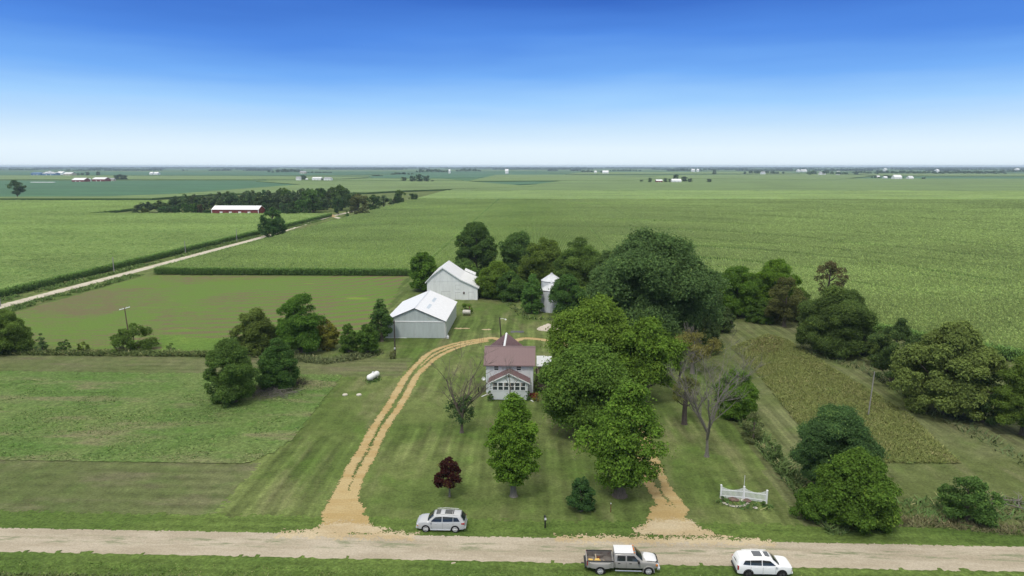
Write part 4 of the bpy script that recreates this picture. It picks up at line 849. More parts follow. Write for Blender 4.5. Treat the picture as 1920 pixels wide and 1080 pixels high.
for cx, by, ty, w, k, l in [(226, 338, 327, 14, 'broad', 'tree right of the small red barns, right one of the near pair'), (218, 338, 328, 11, 'round', 'tree right of the small red barns, left one of the near pair'), (234, 338, 328, 10, 'round', 'tree at the right end beside the small red barns'),
        (147, 329, 324, 6, 'round', 'tiny tree left of the far pair above the red barns'), (155, 329, 324, 7, 'round', 'tiny middle tree above the red barns'), (164, 329, 322, 9, 'round', 'rounded far tree above the red barns'), (184, 329, 321.5, 9, 'broad', 'single rounded far tree above the right red barn'),
        (569, 338.5, 328, 13, 'round', 'tree beside the far white farmhouse left of centre'), (605, 339.5, 334, 6, 'round', 'small tree in front of the long white far building'), (757, 341, 331.5, 12, 'round', 'single tree left of the far copse'),
        (774, 342, 329, 14, 'round', 'left tree of the far copse'), (787, 342, 326.5, 18, 'broad', 'tallest tree of the far copse'), (800, 342, 328.5, 14, 'round', 'right tree of the far copse'), (811, 342, 337.5, 8, 'round', 'low bush at the right end of the far copse'),
        (1203, 342, 337, 8, 'round', 'low bush at the left end of the white shed farm'), (1219, 343, 333, 8, 'round', 'upright tree left of the tiny red barn'), (1247, 343, 333.5, 8, 'round', 'tree between the tiny red barn and the white shed'), (1256, 343, 335, 8, 'round', 'second tree left of the far white shed'),
        (1267, 341, 327.5, 13, 'broad', 'tall tree behind the far white shed'), (1282, 342, 330.5, 13, 'round', 'tree touching the right end of the far white shed'), (1294, 343, 334, 10, 'round', 'right-hand tree of the white shed farm'), (1329, 343, 335, 10, 'round', 'single round tree right of the white shed farm'),
        (1339, 327, 318.5, 9, 'broad', 'single dark tree in front of the far elevator'), (1661, 334, 328, 13, 'round', 'dark tree behind the far white barn on the right'), (1672, 334, 330, 9, 'round', 'second dark tree at the far white barn on the right'), (1732, 337, 332, 8, 'round', 'lone bush right of the far hoop shed'), (128, 321, 317, 10, 'round', 'tiny round tree on the horizon fields at far left')]:
    ppx(k, cx, by, ty, w, HZ, l)
def wood(cx0, cx1, by, ty, label, seed, deep=None, col=HZ, leaf=None):
    rng = np.random.default_rng(seed); x0, Y = G(cx0, by); x1, _ = G(cx1, by); W = x1 - x0; h = max(8, ZY((cx0 + cx1) / 2, ty, Y)); deep = deep or min(120, W * .4)
    nb = int(max(6, W / (h * .45))); lf = leaf or max(1.0, Y / 683 * .32); Vs, Ts = [], []
    for i in range(nb):
        bx = x0 + W * (i + rng.uniform(0, 1)) / nb; byy = Y + rng.uniform(0, deep); hh = h * rng.uniform(.6, 1.0) * (1 if 2 < i < nb - 3 else .75); r = hh * rng.uniform(.38, .6)
        m = int(min(260, 5 * r * r / (lf * lf) + 16)); d = rng.normal(0, 1, (m, 3)); d /= np.linalg.norm(d, axis=1)[:, None]; d[:, 2] = np.abs(d[:, 2]) * 1.0 - .15
        P = np.array([bx, byy, hh * .45]) + d * np.array([r, r, hh * .55]) * rng.uniform(.75, 1.03, (m, 1)); P[:, 2] = np.maximum(P[:, 2], .3)
        nr = d + rng.normal(0, .4, (m, 3)); nr /= np.linalg.norm(nr, axis=1)[:, None]; u = np.cross(nr, rng.normal(0, 1, (m, 3))); u /= np.linalg.norm(u, axis=1)[:, None]; v = np.cross(nr, u); s = lf * rng.uniform(.7, 1.4, (m, 1)) * 1.3
        Vs.append(np.stack([P - u * s, P - v * s * .7, P + u * s, P + v * s * .7], 1).reshape(-1, 3)); Ts.append(np.repeat(np.clip(rng.normal(.4, .15, m) + rng.normal(0, .1), 0, 1), 4))
    V = np.concatenate(Vs); o = link('wood', npmesh('wood', V, np.arange(len(V)).reshape(-1, 4), M['leaf'], attr=np.concatenate(Ts))); o.color = (*col, 1); tag(o, label, 'wood', None, 'stuff')
for i, (a, b, by, ty, l) in enumerate([(504, 557, 324.8, 315.5, 'dark wood left of centre under the horizon'), (573, 620, 324.5, 321.8, 'low hedge right of the dark wood left of centre'), (597, 618, 318.5, 313.5, 'small far wood on the horizon left of centre'),
        (697, 717, 331, 326.8, 'low scrub clump left of the diagonal hedge'), (731, 771, 328.5, 322, 'diagonal hedge of scrub left of the centre wood'), (775, 842, 324.5, 315.8, 'long wood at centre below the far mast'), (853, 902, 322.3, 314.8, 'far wood right of the centre wood'),
        (690, 760, 318.6, 314.3, 'thin far tree belt above the diagonal hedge'), (1091, 1117, 324.4, 316, 'far wood left of the white buildings, right of centre'), (1125, 1139, 324.4, 318.5, 'clump behind the small white buildings right of centre'), (1145, 1205, 321, 317, 'low far tree belt left of the elevator'),
        (1266, 1352, 320.5, 315, 'trees around the far grain elevator'), (1394, 1470, 327, 318.3, 'dark far wood right of the elevator'), (1519, 1607, 329, 318, 'dark wood with white houses, right'), (1360, 1400, 319.5, 315.6, 'thin tree belt between elevator and dark wood'),
        (1600, 1632, 325.5, 320, 'short wood between the dark wood and the long wood'), (1641, 1902, 327.2, 318.8, 'long dark wood across the far right'), (1640, 1700, 334.5, 329.5, 'bushes around the far white barn on the right'), (0, 60, 319.5, 315.5, 'thin belt on the horizon at far left'),
        (168, 200, 318, 313.8, 'wooded farm on the horizon above the red barns'), (300, 470, 316.2, 313.4, 'faint tree line on the left horizon'), (1880, 1960, 323.5, 317.5, 'wood at the right edge of the horizon'), (1500, 1640, 319.0, 315.2, 'faint far belt behind the dark wood on the right'), (1700, 1930, 319.5, 315.6, 'faint far belt above the long dark wood')]):
    wood(a, b, by, ty, l, 900 + i)
# belts of trees at the very edge of sight
for i, (Yd, h) in enumerate([(5200, 11), (7000, 12), (9500, 14), (13000, 16)]):
    rng = np.random.default_rng(40 + i); n = 2600; x = rng.uniform(-Yd * .85, Yd * .8, n); ok = fbm(x / Yd * 22, x * 0 + i, 60 + i, 3) > (.58, .52, .42, .3)[i]; x = x[ok]; n = len(x)
    y = Yd + 120 * np.sin(x / 700 + i) + rng.uniform(-120, 120, n); hh = h * rng.uniform(.55, 1.15, n); w = hh * rng.uniform(.9, 2.2, n)
    Vs = []
    for k in range(3):
        aa = rng.uniform(0, math.pi, n); dx, dy = np.cos(aa) * w, np.sin(aa) * w; z = np.zeros(n)
        Vs.append(np.stack([np.stack([x - dx, y - dy, z], 1), np.stack([x + dx, y + dy, z], 1), np.stack([x + dx * .6, y + dy * .6, hh * .95], 1), np.stack([x - dx * .6, y - dy * .6, hh], 1)], 1).reshape(-1, 3))
    V = np.concatenate(Vs); o = link('distant_trees', npmesh('distant_trees', V, np.arange(len(V)).reshape(-1, 4), M['leaf'], attr=np.full(len(V), .4))); o.color = (.055, .085, .06, 1)
    tag(o, ['nearest', 'second', 'third', 'farthest'][i] + ' band of tiny trees strung along the horizon', 'tree belt', None, 'stuff')
# ------------------------------------------------------------------ air
def haze():
    m = MB(); m.box(-20100, 20100, -500, 20100, -1.2, 44); n = NT('haze'); n.N.remove(n.b)
    v = n.N.new('ShaderNodeVolumePrincipled'); v.inputs['Color'].default_value = (.66, .83, 1.0, 1); v.inputs['Density'].default_value = 7.5e-5; v.inputs['Anisotropy'].default_value = .0
    n.L.new(v.outputs[0], n.out.inputs['Volume']); o = m.build('haze', n.m); tag(o, kind='stuff')
haze()
# ------------------------------------------------------------------ farmhouse
def window(root, x0, x1, z0, z1, y, name='window', curtain=False, mullion=True, ft=.09):
    "window in a wall facing the road (-y)"
    m = MB(); m.box(x0 - ft, x1 + ft, y - .07, y - .003, z0 - ft, z0); m.box(x0 - ft, x1 + ft, y - .07, y - .003, z1, z1 + ft); m.box(x0 - ft, x0, y - .068, y - .003, z0, z1); m.box(x1, x1 + ft, y - .068, y - .003, z0, z1)
    zc = (z0 + z1) / 2
    if mullion: m.box(x0, x1, y - .06, y - .003, zc - .04, zc + .04)
    f = m.build(name, M['white_trim'], root)
    p = MB(); p.box(x0, x1, y - .03, y - .005, z0, z1); p.build('pane', M['glass'], f)
    if curtain:
        c = MB(); c.box(x0 + .04, x0 + .22, y - .034, y - .031, zc + .06, z1 - .03); c.build('curtain', M['curtain'], f)
    return f
def roof_ribs(m, a, b, c, d, n, h=.035, w=.035):
    "standing seams from edge a-b up to edge d-c"
    a, b, c, d = map(Vector, (a, b, c, d)); nn = (b - a).cross(d - a).normalized(); nn = nn if nn.z > 0 else -nn
    s = (b - a).normalized() * w / 2
    for i in range(n + 1):
        t = i / n; p = a.lerp(b, t); q = d.lerp(c, t)
        m.add([p - s + nn * .002, p + s + nn * .002, q + s + nn * .002, q - s + nn * .002, p - s + nn * h, p + s + nn * h, q + s + nn * h, q - s + nn * h], [(4, 5, 6, 7), (0, 1, 5, 4), (2, 3, 7, 6), (1, 2, 6, 5), (3, 0, 4, 7)])
def farmhouse():
    r = empty('farmhouse', (-4.1, 109, 0), 0, 'white two-storey farmhouse with maroon metal roofs and a windowed front porch', 'house'); ox, oy = 4.1, -109
    class B(MB):
        def build(s, name, mat, parent=None, **k):
            s.v = [(x + ox, y + oy, z) for x, y, z in s.v]; return MB.build(s, name, mat, parent, **k)
    X0, X1, YF, YB = -7.95, -.25, 106.9, 111.5
    w = B(); w.prism([(YF, .45), (YB, .45), (YB, 5.3), ((YF + YB) / 2, 7.35), (YF, 5.3)], X0, X1, 'x'); w.box(-7.55, -2.6, YB - .02, 118.2, .45, 5.3)
    w.prism([(-7.55, 5.28), (-2.6, 5.28), (-5.08, 7.38)], YB - .5, 118.2, 'y')
    wall = w.build('wall', M['siding'], r)
    f = B(); f.box(X0 + .05, X1 - .05, YF + .05, YB - .05, -.1, .45); f.box(-7.5, -2.65, YB, 118.1, -.1, .45); f.build('foundation', M['concrete'], r)
    # main roof: ridge along x
    ef, eb, yr, ze, zr = 106.45, 111.95, 109.2, 5.22, 7.62; a, b = X0 - .35, X1 + .35
    ro = B(); ro.slab([(a, ef, ze), (b, ef, ze), (b, yr, zr), (a, yr, zr)], .12); ro.slab([(a, yr, zr), (b, yr, zr), (b, eb, ze), (a, eb, ze)], .12)
    roof = ro.build('roof', M['red_roof'], r)
    s = B(); roof_ribs(s, (a + .02, ef, ze), (b - .02, ef, ze), (b - .02, yr, zr), (a + .02, yr, zr), 34); roof_ribs(s, (a + .02, eb, ze), (b - .02, eb, ze), (b - .02, yr, zr), (a + .02, yr, zr), 34)
    s.tube([(a, yr, zr + .03), (b, yr, zr + .03)], .09, 6); s.build('roof_seams', M['red_rib'], roof)
    e = B(); e.box(a, b, ef - .03, ef + .0, ze - .16, ze + .0); e.build('gutter', M['red_rib'], roof)
    # rear wing roof: ridge along y
    xr = -5.08; y0, y1 = 109.2, 118.6
    ro = B(); ro.slab([(-8.0, y0 + 2.2, 5.28), (xr, y0 + .3, 7.60), (xr, y1, 7.60), (-8.0, y1, 5.28)], .12); ro.slab([(-2.16, y0 + 2.2, 5.28), (xr, y0 + .3, 7.60), (xr, y1, 7.60), (-2.16, y1, 5.28)], .12)
    rw = ro.build('rear_roof', M['red_roof'], r)
    s = B(); roof_ribs(s, (-8.0, y0 + 2.4, 5.28), (-8.0, y1 - .02, 5.28), (xr, y1 - .02, 7.60), (xr, y0 + .5, 7.60), 26); roof_ribs(s, (-2.16, y0 + 2.4, 5.28), (-2.16, y1 - .02, 5.28), (xr, y1 - .02, 7.60), (xr, y0 + .5, 7.60), 26)
    s.build('roof_seams', M['red_rib'], rw)
    s = B(); s.slab([(xr - .17, y0, 7.57), (xr, y0, 7.70), (xr, y1, 7.70), (xr - .17, y1, 7.57)], .02); s.slab([(xr + .17, y0, 7.57), (xr, y0, 7.70), (xr, y1, 7.70), (xr + .17, y1, 7.57)], .02); s.build('ridge_cap', M['white_trim'], rw)
    s = B(); s.lathe([(.06, 7.3), (.06, 8.0)], 8, (xr - .25, 110.6, 0)); s.build('vent_pipe', M['dark'], rw)
    # upstairs windows, downspouts
    for xa, xb in ((-6.58, -5.9), (-2.95, -2.25)): window(r, xa + ox, xb + ox, 4.28, 4.98, YF + oy)
    for xx in (-7.35, -.95):
        d = B(); d.tube([(xx, YF - .09, 5.05), (xx, YF - .09, .3)], .045, 6); d.build('downspout', M['white_trim'], r)
    d = B(); d.tube([(-7.9, YF - .2, .15), (-8.6, YF - .9, .05)], .07, 6); d.build('drain_extension', M['white_trim'], r)
    d = B(); d.tube([(-.6, 104.3, .12), (-.2, 103.9, .05)], .07, 6); d.build('drain_extension', M['white_trim'], r)
    # porch
    P0, P1, PF, PB = -7.05, -1.12, 104.55, 106.89; cx = -4.1; ez, rz = 3.12, 4.62
    w = B(); w.prism([(P0, .1), (P1, .1), (P1, 3.12), (cx, 4.5), (P0, 3.12)], PF, PB, 'y'); po = w.build('porch', M['siding'], r)
    ro = B(); ro.slab([(P0 - .38, PF - .35, 2.98), (cx, PF - .35, rz), (cx, PB + .0, rz), (P0 - .38, PB, 2.98)], .1); ro.slab([(P1 + .38, PF - .35, 2.98), (cx, PF - .35, rz), (cx, PB, rz), (P1 + .38, PB, 2.98)], .1); pr = ro.build('porch_roof', M['red_roof'], r)
    s = B(); roof_ribs(s, (P0 - .38, PF - .33, 2.98), (P0 - .38, PB, 2.98), (cx, PB, rz), (cx, PF - .33, rz), 10); roof_ribs(s, (P1 + .38, PF - .33, 2.98), (P1 + .38, PB, 2.98), (cx, PB, rz), (cx, PF - .33, rz), 10); s.build('roof_seams', M['red_rib'], pr)
    s = B()
    for x0 in (P0 - .38, P1 + .38): s.slab([(x0, PF - .375, 2.94), (x0, PF - .352, 2.94), (cx, PF - .352, rz - .04), (cx, PF - .375, rz - .04)], .02); s.add([(x0, PF - .37, 2.96), (cx, PF - .37, rz - .02), (cx, PF - .37, rz - .22), (x0, PF - .37, 2.78), (x0, PF - .353, 2.96), (cx, PF - .353, rz - .02), (cx, PF - .353, rz - .22), (x0, PF - .353, 2.78)], [(0, 1, 2, 3), (4, 5, 6, 7), (0, 1, 5, 4), (3, 2, 6, 7)])
    s.build('fascia', M['white_trim'], pr)
    s = B(); s.lathe([(.16, PF - .03), (.16, PF - .003)], 8, (cx, 0, 3.95), 'y'); s.build('gable_vent', M['dark'], r)
    xs = np.linspace(-6.78, -1.42, 7)
    for i in range(6): window(r, xs[i] + .1 + ox, xs[i + 1] - .1 + ox, 1.72, 2.92, PF + oy, curtain=i in (0, 2, 3, 5))
    # satellite dish on the left corner
    d = B(); d.tube([(X0 - .02, 107.3, 2.6), (X0 - .35, 107.1, 2.75)], .03, 5); dish = d.build('dish_arm', M['white_trim'], r)
    d = B(); d.lathe([(.02, 0), (.16, -.03), (.30, -.12), (.31, -.10), (.02, .02)], 14, (X0 - .4, 107.0, 2.8), 'y'); d.build('dish', M['tank'], dish)
farmhouse()
def deck():
    r = empty('covered_deck', (1.4, 114, 0), 0, 'dark timber deck with a pale flat roof at the right side of the farmhouse', 'deck'); m = MB()
    def L(x0, x1, y0, y1, z0, z1): return (x0 - 1.4, x1 - 1.4, y0 - 114, y1 - 114, z0, z1)
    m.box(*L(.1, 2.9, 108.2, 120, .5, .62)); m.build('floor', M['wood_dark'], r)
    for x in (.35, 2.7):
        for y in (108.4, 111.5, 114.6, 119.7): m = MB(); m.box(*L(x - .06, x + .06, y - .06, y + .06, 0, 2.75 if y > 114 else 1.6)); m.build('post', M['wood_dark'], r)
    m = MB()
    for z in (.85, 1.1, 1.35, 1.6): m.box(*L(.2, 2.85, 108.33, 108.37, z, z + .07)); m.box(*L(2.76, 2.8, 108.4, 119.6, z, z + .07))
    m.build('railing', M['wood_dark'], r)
    m = MB(); m.slab([(.32 - 1.4, 114.3 - 114, 2.80), (1.72 - 1.4, .3, 2.80), (1.72 - 1.4, 6.0, 3.05), (.32 - 1.4, 6.0, 3.05)], .07); m.slab([(1.76 - 1.4, .5, 2.76), (3.05 - 1.4, .5, 2.76), (3.05 - 1.4, 6.0, 3.0), (1.76 - 1.4, 6.0, 3.0)], .07)
    ro = m.build('roof', metal_sheet('deck_roof_sheet', (.58, .60, .60), streak=.12), r)
    m = MB(); m.box(.33, .38, .32, 6.0, 2.83, 3.09); m.build('roof_batten', M['white_trim'], ro)
    m = MB(); m.box(-.9, -.2, 2.5, 2.56, .7, 2.2); m.build('door', M['plank'], r)
deck()
r = empty('red_steps', (-.1, 106.2, 0), 0, 'small dark red steps at the right corner of the porch', 'steps')
for i in range(3): m = MB(); m.box(-.7, .7, -.4 + i * .3, -.1 + i * .3, 0, .18 * (i + 1)); m.build('step', M['red_wood'], r)
# ------------------------------------------------------------------ machine shed
def machine_shed():
    r = empty('machine_shed', (-26.1, 144, 0), 0, 'grey metal machine shed with white gable roof and big sliding doors', 'shed')
    w = 6.55; Dp = 21.3
    m = MB(); m.prism([(-w, 0), (w, 0), (w, 3.8), (0, 6.55), (-w, 3.8)], 0, Dp, 'y'); m.build('wall', M['grey_metal'], r)
    m = MB(); e = w + .28; ez, rz = 3.80, 6.72
    m.slab([(-e, -.3, ez), (0, -.3, rz), (0, Dp + .3, rz), (-e, Dp + .3, ez)], .09); m.slab([(e, -.3, ez), (0, -.3, rz), (0, Dp + .3, rz), (e, Dp + .3, ez)], .09); ro = m.build('roof', M['white_roof'], r)
    m = MB(); m.slab([(-.16, -.31, rz - .03), (0, -.31, rz + .04), (0, Dp + .31, rz + .04), (-.16, Dp + .31, rz - .03)], .015); m.slab([(.16, -.31, rz - .03), (0, -.31, rz + .04), (0, Dp + .31, rz + .04), (.16, Dp + .31, rz - .03)], .015); m.build('ridge_cap', M['galv'], ro)
    k = (rz - ez) / e; n = Vector((rz - ez, 0, e)).normalized()
    for y0, y1, x0, x1 in ((4.0, 8.6, 1.9, 2.5), (11.6, 16.2, 1.9, 2.5)):
        m = MB(); f = lambda x, y: Vector((x, y, rz - k * x)) + n * .012
        m.slab([f(x0 + 0, y0), f(x1 + 0, y0), f(x1, y1), f(x0, y1)], .006); m.build('skylight', plain('skylight_%d' % int(y0), (.50, .56, .60), .3), ro)
    for sx in (-1, 1): m = MB(); m.add([(sx * e, -.315, ez + .0), (0, -.315, rz + .0), (0, -.315, rz - .11), (sx * e, -.315, ez - .11), (sx * e, -.302, ez), (0, -.302, rz), (0, -.302, rz - .11), (sx * e, -.302, ez - .11)], [(0, 1, 2, 3), (4, 7, 6, 5), (0, 4, 5, 1), (3, 2, 6, 7)]); m.build('rake_trim', M['black'], ro)
    for x0, x1, o in ((-6.42, -.02, 0), (.02, 6.42, 0)):
        m = MB(); m.box(x0, x1, -.09, -.02, .06, 3.55); d = m.build('sliding_door', M['grey_metal'], r)
        m = MB(); m.box(x0, x0 + .05, -.10, -.088, .06, 3.55); m.box(x1 - .05, x1, -.10, -.088, .06, 3.55); m.build('door_edge', plain('pale_grey_trim', (.52, .55, .56), .5) if 'pgt' not in M else M['pgt'], d)
    m = MB(); m.box(-6.6, 6.6, -.16, -.004, 3.58, 3.76); m.build('door_track', M['white_trim'], r)
    m = MB(); m.box(-w - .02, -1.9, -.13, -.1, 0, .10); m.build('door_sill', M['white_trim'], r)
    for xx in (-w, w): m = MB(); m.box(xx - .06, xx + .06, -.05, .06, 0, 3.7); m.build('corner_trim', M['white_trim'], r)
    m = MB(); m.box(w + .004, w + .05, 1.2, 2.2, 0, 2.15); m.build('door', M['white_trim'], r)
    m = MB(); m.box(w + .3, w + .8, -.2, .4, 0, .45); m.box(w + .35, w + .6, .5, .8, 0, .6); m.build('electric_box', M['galv'], r)
machine_shed()
# ------------------------------------------------------------------ white barn
def white_barn():
    ox = -23.2; r = empty('white_barn', (ox, 187.3, 0), 0, 'old white wooden barn with a steep roof and a long lean-to slope on its right', 'barn')
    P = [(-30.3, 5.45), (-28.9, 7.0), (-25.8, 9.25), (-21.0, 6.0), (-16.15, 3.75)]; P = [(x - ox, z) for x, z in P]; Dp = 13.6
    m = MB(); m.prism([(P[0][0], 0), (P[-1][0], 0)] + [(x, z - .12) for x, z in P[::-1]], 0, Dp, 'y'); m.build('wall', M['barn_white'], r)
    m = MB(); Q = [(P[0][0] - .45, P[0][1] - .5)] + P[1:-1] + [(P[-1][0] + .5, P[-1][1] - .2)]
    for (x0, z0), (x1, z1) in zip(Q[:-1], Q[1:]): m.slab([(x0, -.4, z0), (x1, -.4, z1), (x1, Dp + .4, z1), (x0, Dp + .4, z0)], .12)
    m.build('roof', M['white_roof'], r)
    m = MB()
    for (x0, z0), (x1, z1) in zip(Q[:-1], Q[1:]): m.add([(x0, -.43, z0 + .01), (x1, -.43, z1 + .01), (x1, -.43, z1 - .3), (x0, -.43, z0 - .3), (x0, -.405, z0 + .01), (x1, -.405, z1 + .01), (x1, -.405, z1 - .3), (x0, -.405, z0 - .3)], [(0, 1, 2, 3), (4, 7, 6, 5), (0, 4, 5, 1), (3, 2, 6, 7), (0, 3, 7, 4), (1, 5, 6, 2)])
    m.build('rake_trim', M['white_trim'], r)
    m = MB(); m.box(-7.0, 2.0, -.05, -.004, 5.35, 5.45); m.box(-4.9, -4.8, -.05, -.004, 5.45, 8.0); m.box(-.3, -.2, -.05, -.004, 5.45, 7.6); m.build('board_seam', M['barn_white'], r)
    def door(x0, x1, z0, z1, nm):
        m = MB(); m.box(x0, x1, -.06, -.004, z0, z1); d = m.build(nm, M['barn_white'], r)
        m = MB(); m.box(x0 - .03, x1 + .03, -.075, -.005, z1, z1 + .06); m.box(x0 - .04, x0, -.07, -.005, z0, z1); m.build('door_shadow_gap', plain('shadow_gap_grey', (.33, .33, .31), .9) if 'agb' not in M else M['agb'], d)  # grey strips above and left of the door, shadow gap put into colour
    door(.9, 2.2, .1, 2.1, 'door'); door(4.6, 5.9, .1, 2.2, 'door'); door(.9, 2.2, 3.0, 4.2, 'hatch'); door(-3.0, -.6, .1, 2.4, 'door')
    m = MB(); m.box(2.95, 3.55, -.09, -.004, 1.6, 2.4); f = m.build('window', M['white_trim'], r)
    for x0, z0 in ((3.01, 1.66), (3.27, 1.66), (3.01, 2.02), (3.27, 2.02)): m = MB(); m.box(x0, x0 + .22, -.10, -.091, z0, z0 + .32); m.build('pane', plain('dark_red_pane', (.05, .02, .02), .3) if 'drp' not in M else M['drp'], f)
    m = MB(); m.slab([(2.0, Dp + .4, 6.3), (5.2, Dp + .4, 4.9), (5.2, Dp + 4, 5.0), (2.0, Dp + 4, 6.4)], .1); m.box(2.2, 5.1, Dp + .02, Dp + 3.8, 0, 4.8); m.build('rear_shed', M['white_roof'], r)
white_barn()
# ------------------------------------------------------------------ grain bins
def grain_bin(x, y, rr, h, ht, label):
    r = empty('grain_bin', (x, y, 0), 0, label, 'grain bin', 'galvanised grain bins among the farmyard trees')
    m = MB(); prof = []
    for i in range(int(h / .27) + 1): z = min(h, i * .27); prof += [(rr + (.025 if i % 2 else 0), z)]
    m.lathe(prof, 36); m.build('wall', M['galv'], r, smooth=True)
    m = MB(); m.lathe([(rr + .12, h - .05), (rr + .12, h + .02), (.35, ht - .12), (.3, ht), (.05, ht + .02)], 36); ro = m.build('roof', M['galv_roof'], r)
    m = MB()
    for k in range(24):
        a = 2 * math.pi * k / 24; c, s = math.cos(a), math.sin(a); m.tube([(c * (rr + .1), s * (rr + .1), h + .05), (c * .33, s * .33, ht - .08)], .028, 4)
    m.build('roof_rib', M['galv_roof'], ro)
    m = MB(); m.lathe([(.36, ht - .1), (.36, ht + .12), (.04, ht + .25)], 14); m.build('cap', M['galv_roof'], ro)
    m = MB(); m.box(-.4, .4, -rr - .06, -rr + .1, .4, 1.7); m.build('door', M['galv_roof'], r)
grain_bin(4.2, 173.6, 2.75, 5.65, 7.25, 'round corrugated grain bin, the nearer of the two, full wall in view')
grain_bin(4.4, 181.5, 2.75, 6.7, 8.5, 'round corrugated grain bin behind the nearer one, only its roof in view')
# ------------------------------------------------------------------ long red barn and far farmsteads
def gable_building(name, px0, px1, by, wallh, roofh, depth, wall, roof, label, cat='barn', axis='x', trim=True, doors=0, ov=.3, Y=None, dx=0):
    x0, Y0 = G(px0, by); x1, _ = G(px1, by); Y = Y or Y0; x0 *= Y / Y0; x1 *= Y / Y0; w = x1 - x0; cx = (x0 + x1) / 2
    r = empty(name, (cx, Y + depth / 2, 0), 0, label, cat); hw, hd = w / 2, depth / 2; ov = max(ov, w * .01)
    if axis == 'x':
        m = MB(); m.prism([(-hd, 0), (hd, 0), (hd, wallh), (0, wallh + roofh), (-hd, wallh)], -hw, hw, 'x'); m.build('wall', M[wall], r)
        m = MB(); k = roofh / hd * ov
        for s in (-1, 1): m.slab([(-hw - ov, s * (hd + ov), wallh - k + .12), (hw + ov, s * (hd + ov), wallh - k + .12), (hw + ov, 0, wallh + roofh + .12), (-hw - ov, 0, wallh + roofh + .12)], .15)
    else:
        m = MB(); m.prism([(-hw, 0), (hw, 0), (hw, wallh), (0, wallh + roofh), (-hw, wallh)], -hd, hd, 'y'); m.build('wall', M[wall], r)
        m = MB(); k = roofh / hw * ov
        for s in (-1, 1): m.slab([(s * (hw + ov), -hd - ov, wallh - k + .12), (0, -hd - ov, wallh + roofh + .12), (0, hd + ov, wallh + roofh + .12), (s * (hw + ov), hd + ov, wallh - k + .12)], .15)
    m.build('roof', M[roof], r)
    for i in range(doors):
        x = -hw + w * (i + 1) / (doors + 1); d = max(.8, w * .03); m = MB(); m.box(x - d, x + d, -hd - .12, -hd - .004, 0, wallh * .6); m.build('door', M['white_trim' if wall != 'white_trim' else 'grey_roof'], r)
    if trim:
        for x in (-hw, hw): m = MB(); m.box(x - .25, x + .25, -hd - .1, -hd + .2, 0, wallh); m.build('corner_trim', M['white_trim'], r)
    return r
gable_building('red_barn', 397.5, 486, 403, 3.9, 2.6, 13, 'red_wall', 'white_roof', 'long low red metal barn with a white roof in front of the pine grove', doors=4, Y=520)
W_, T_ = 'white_trim', 'white_roof'
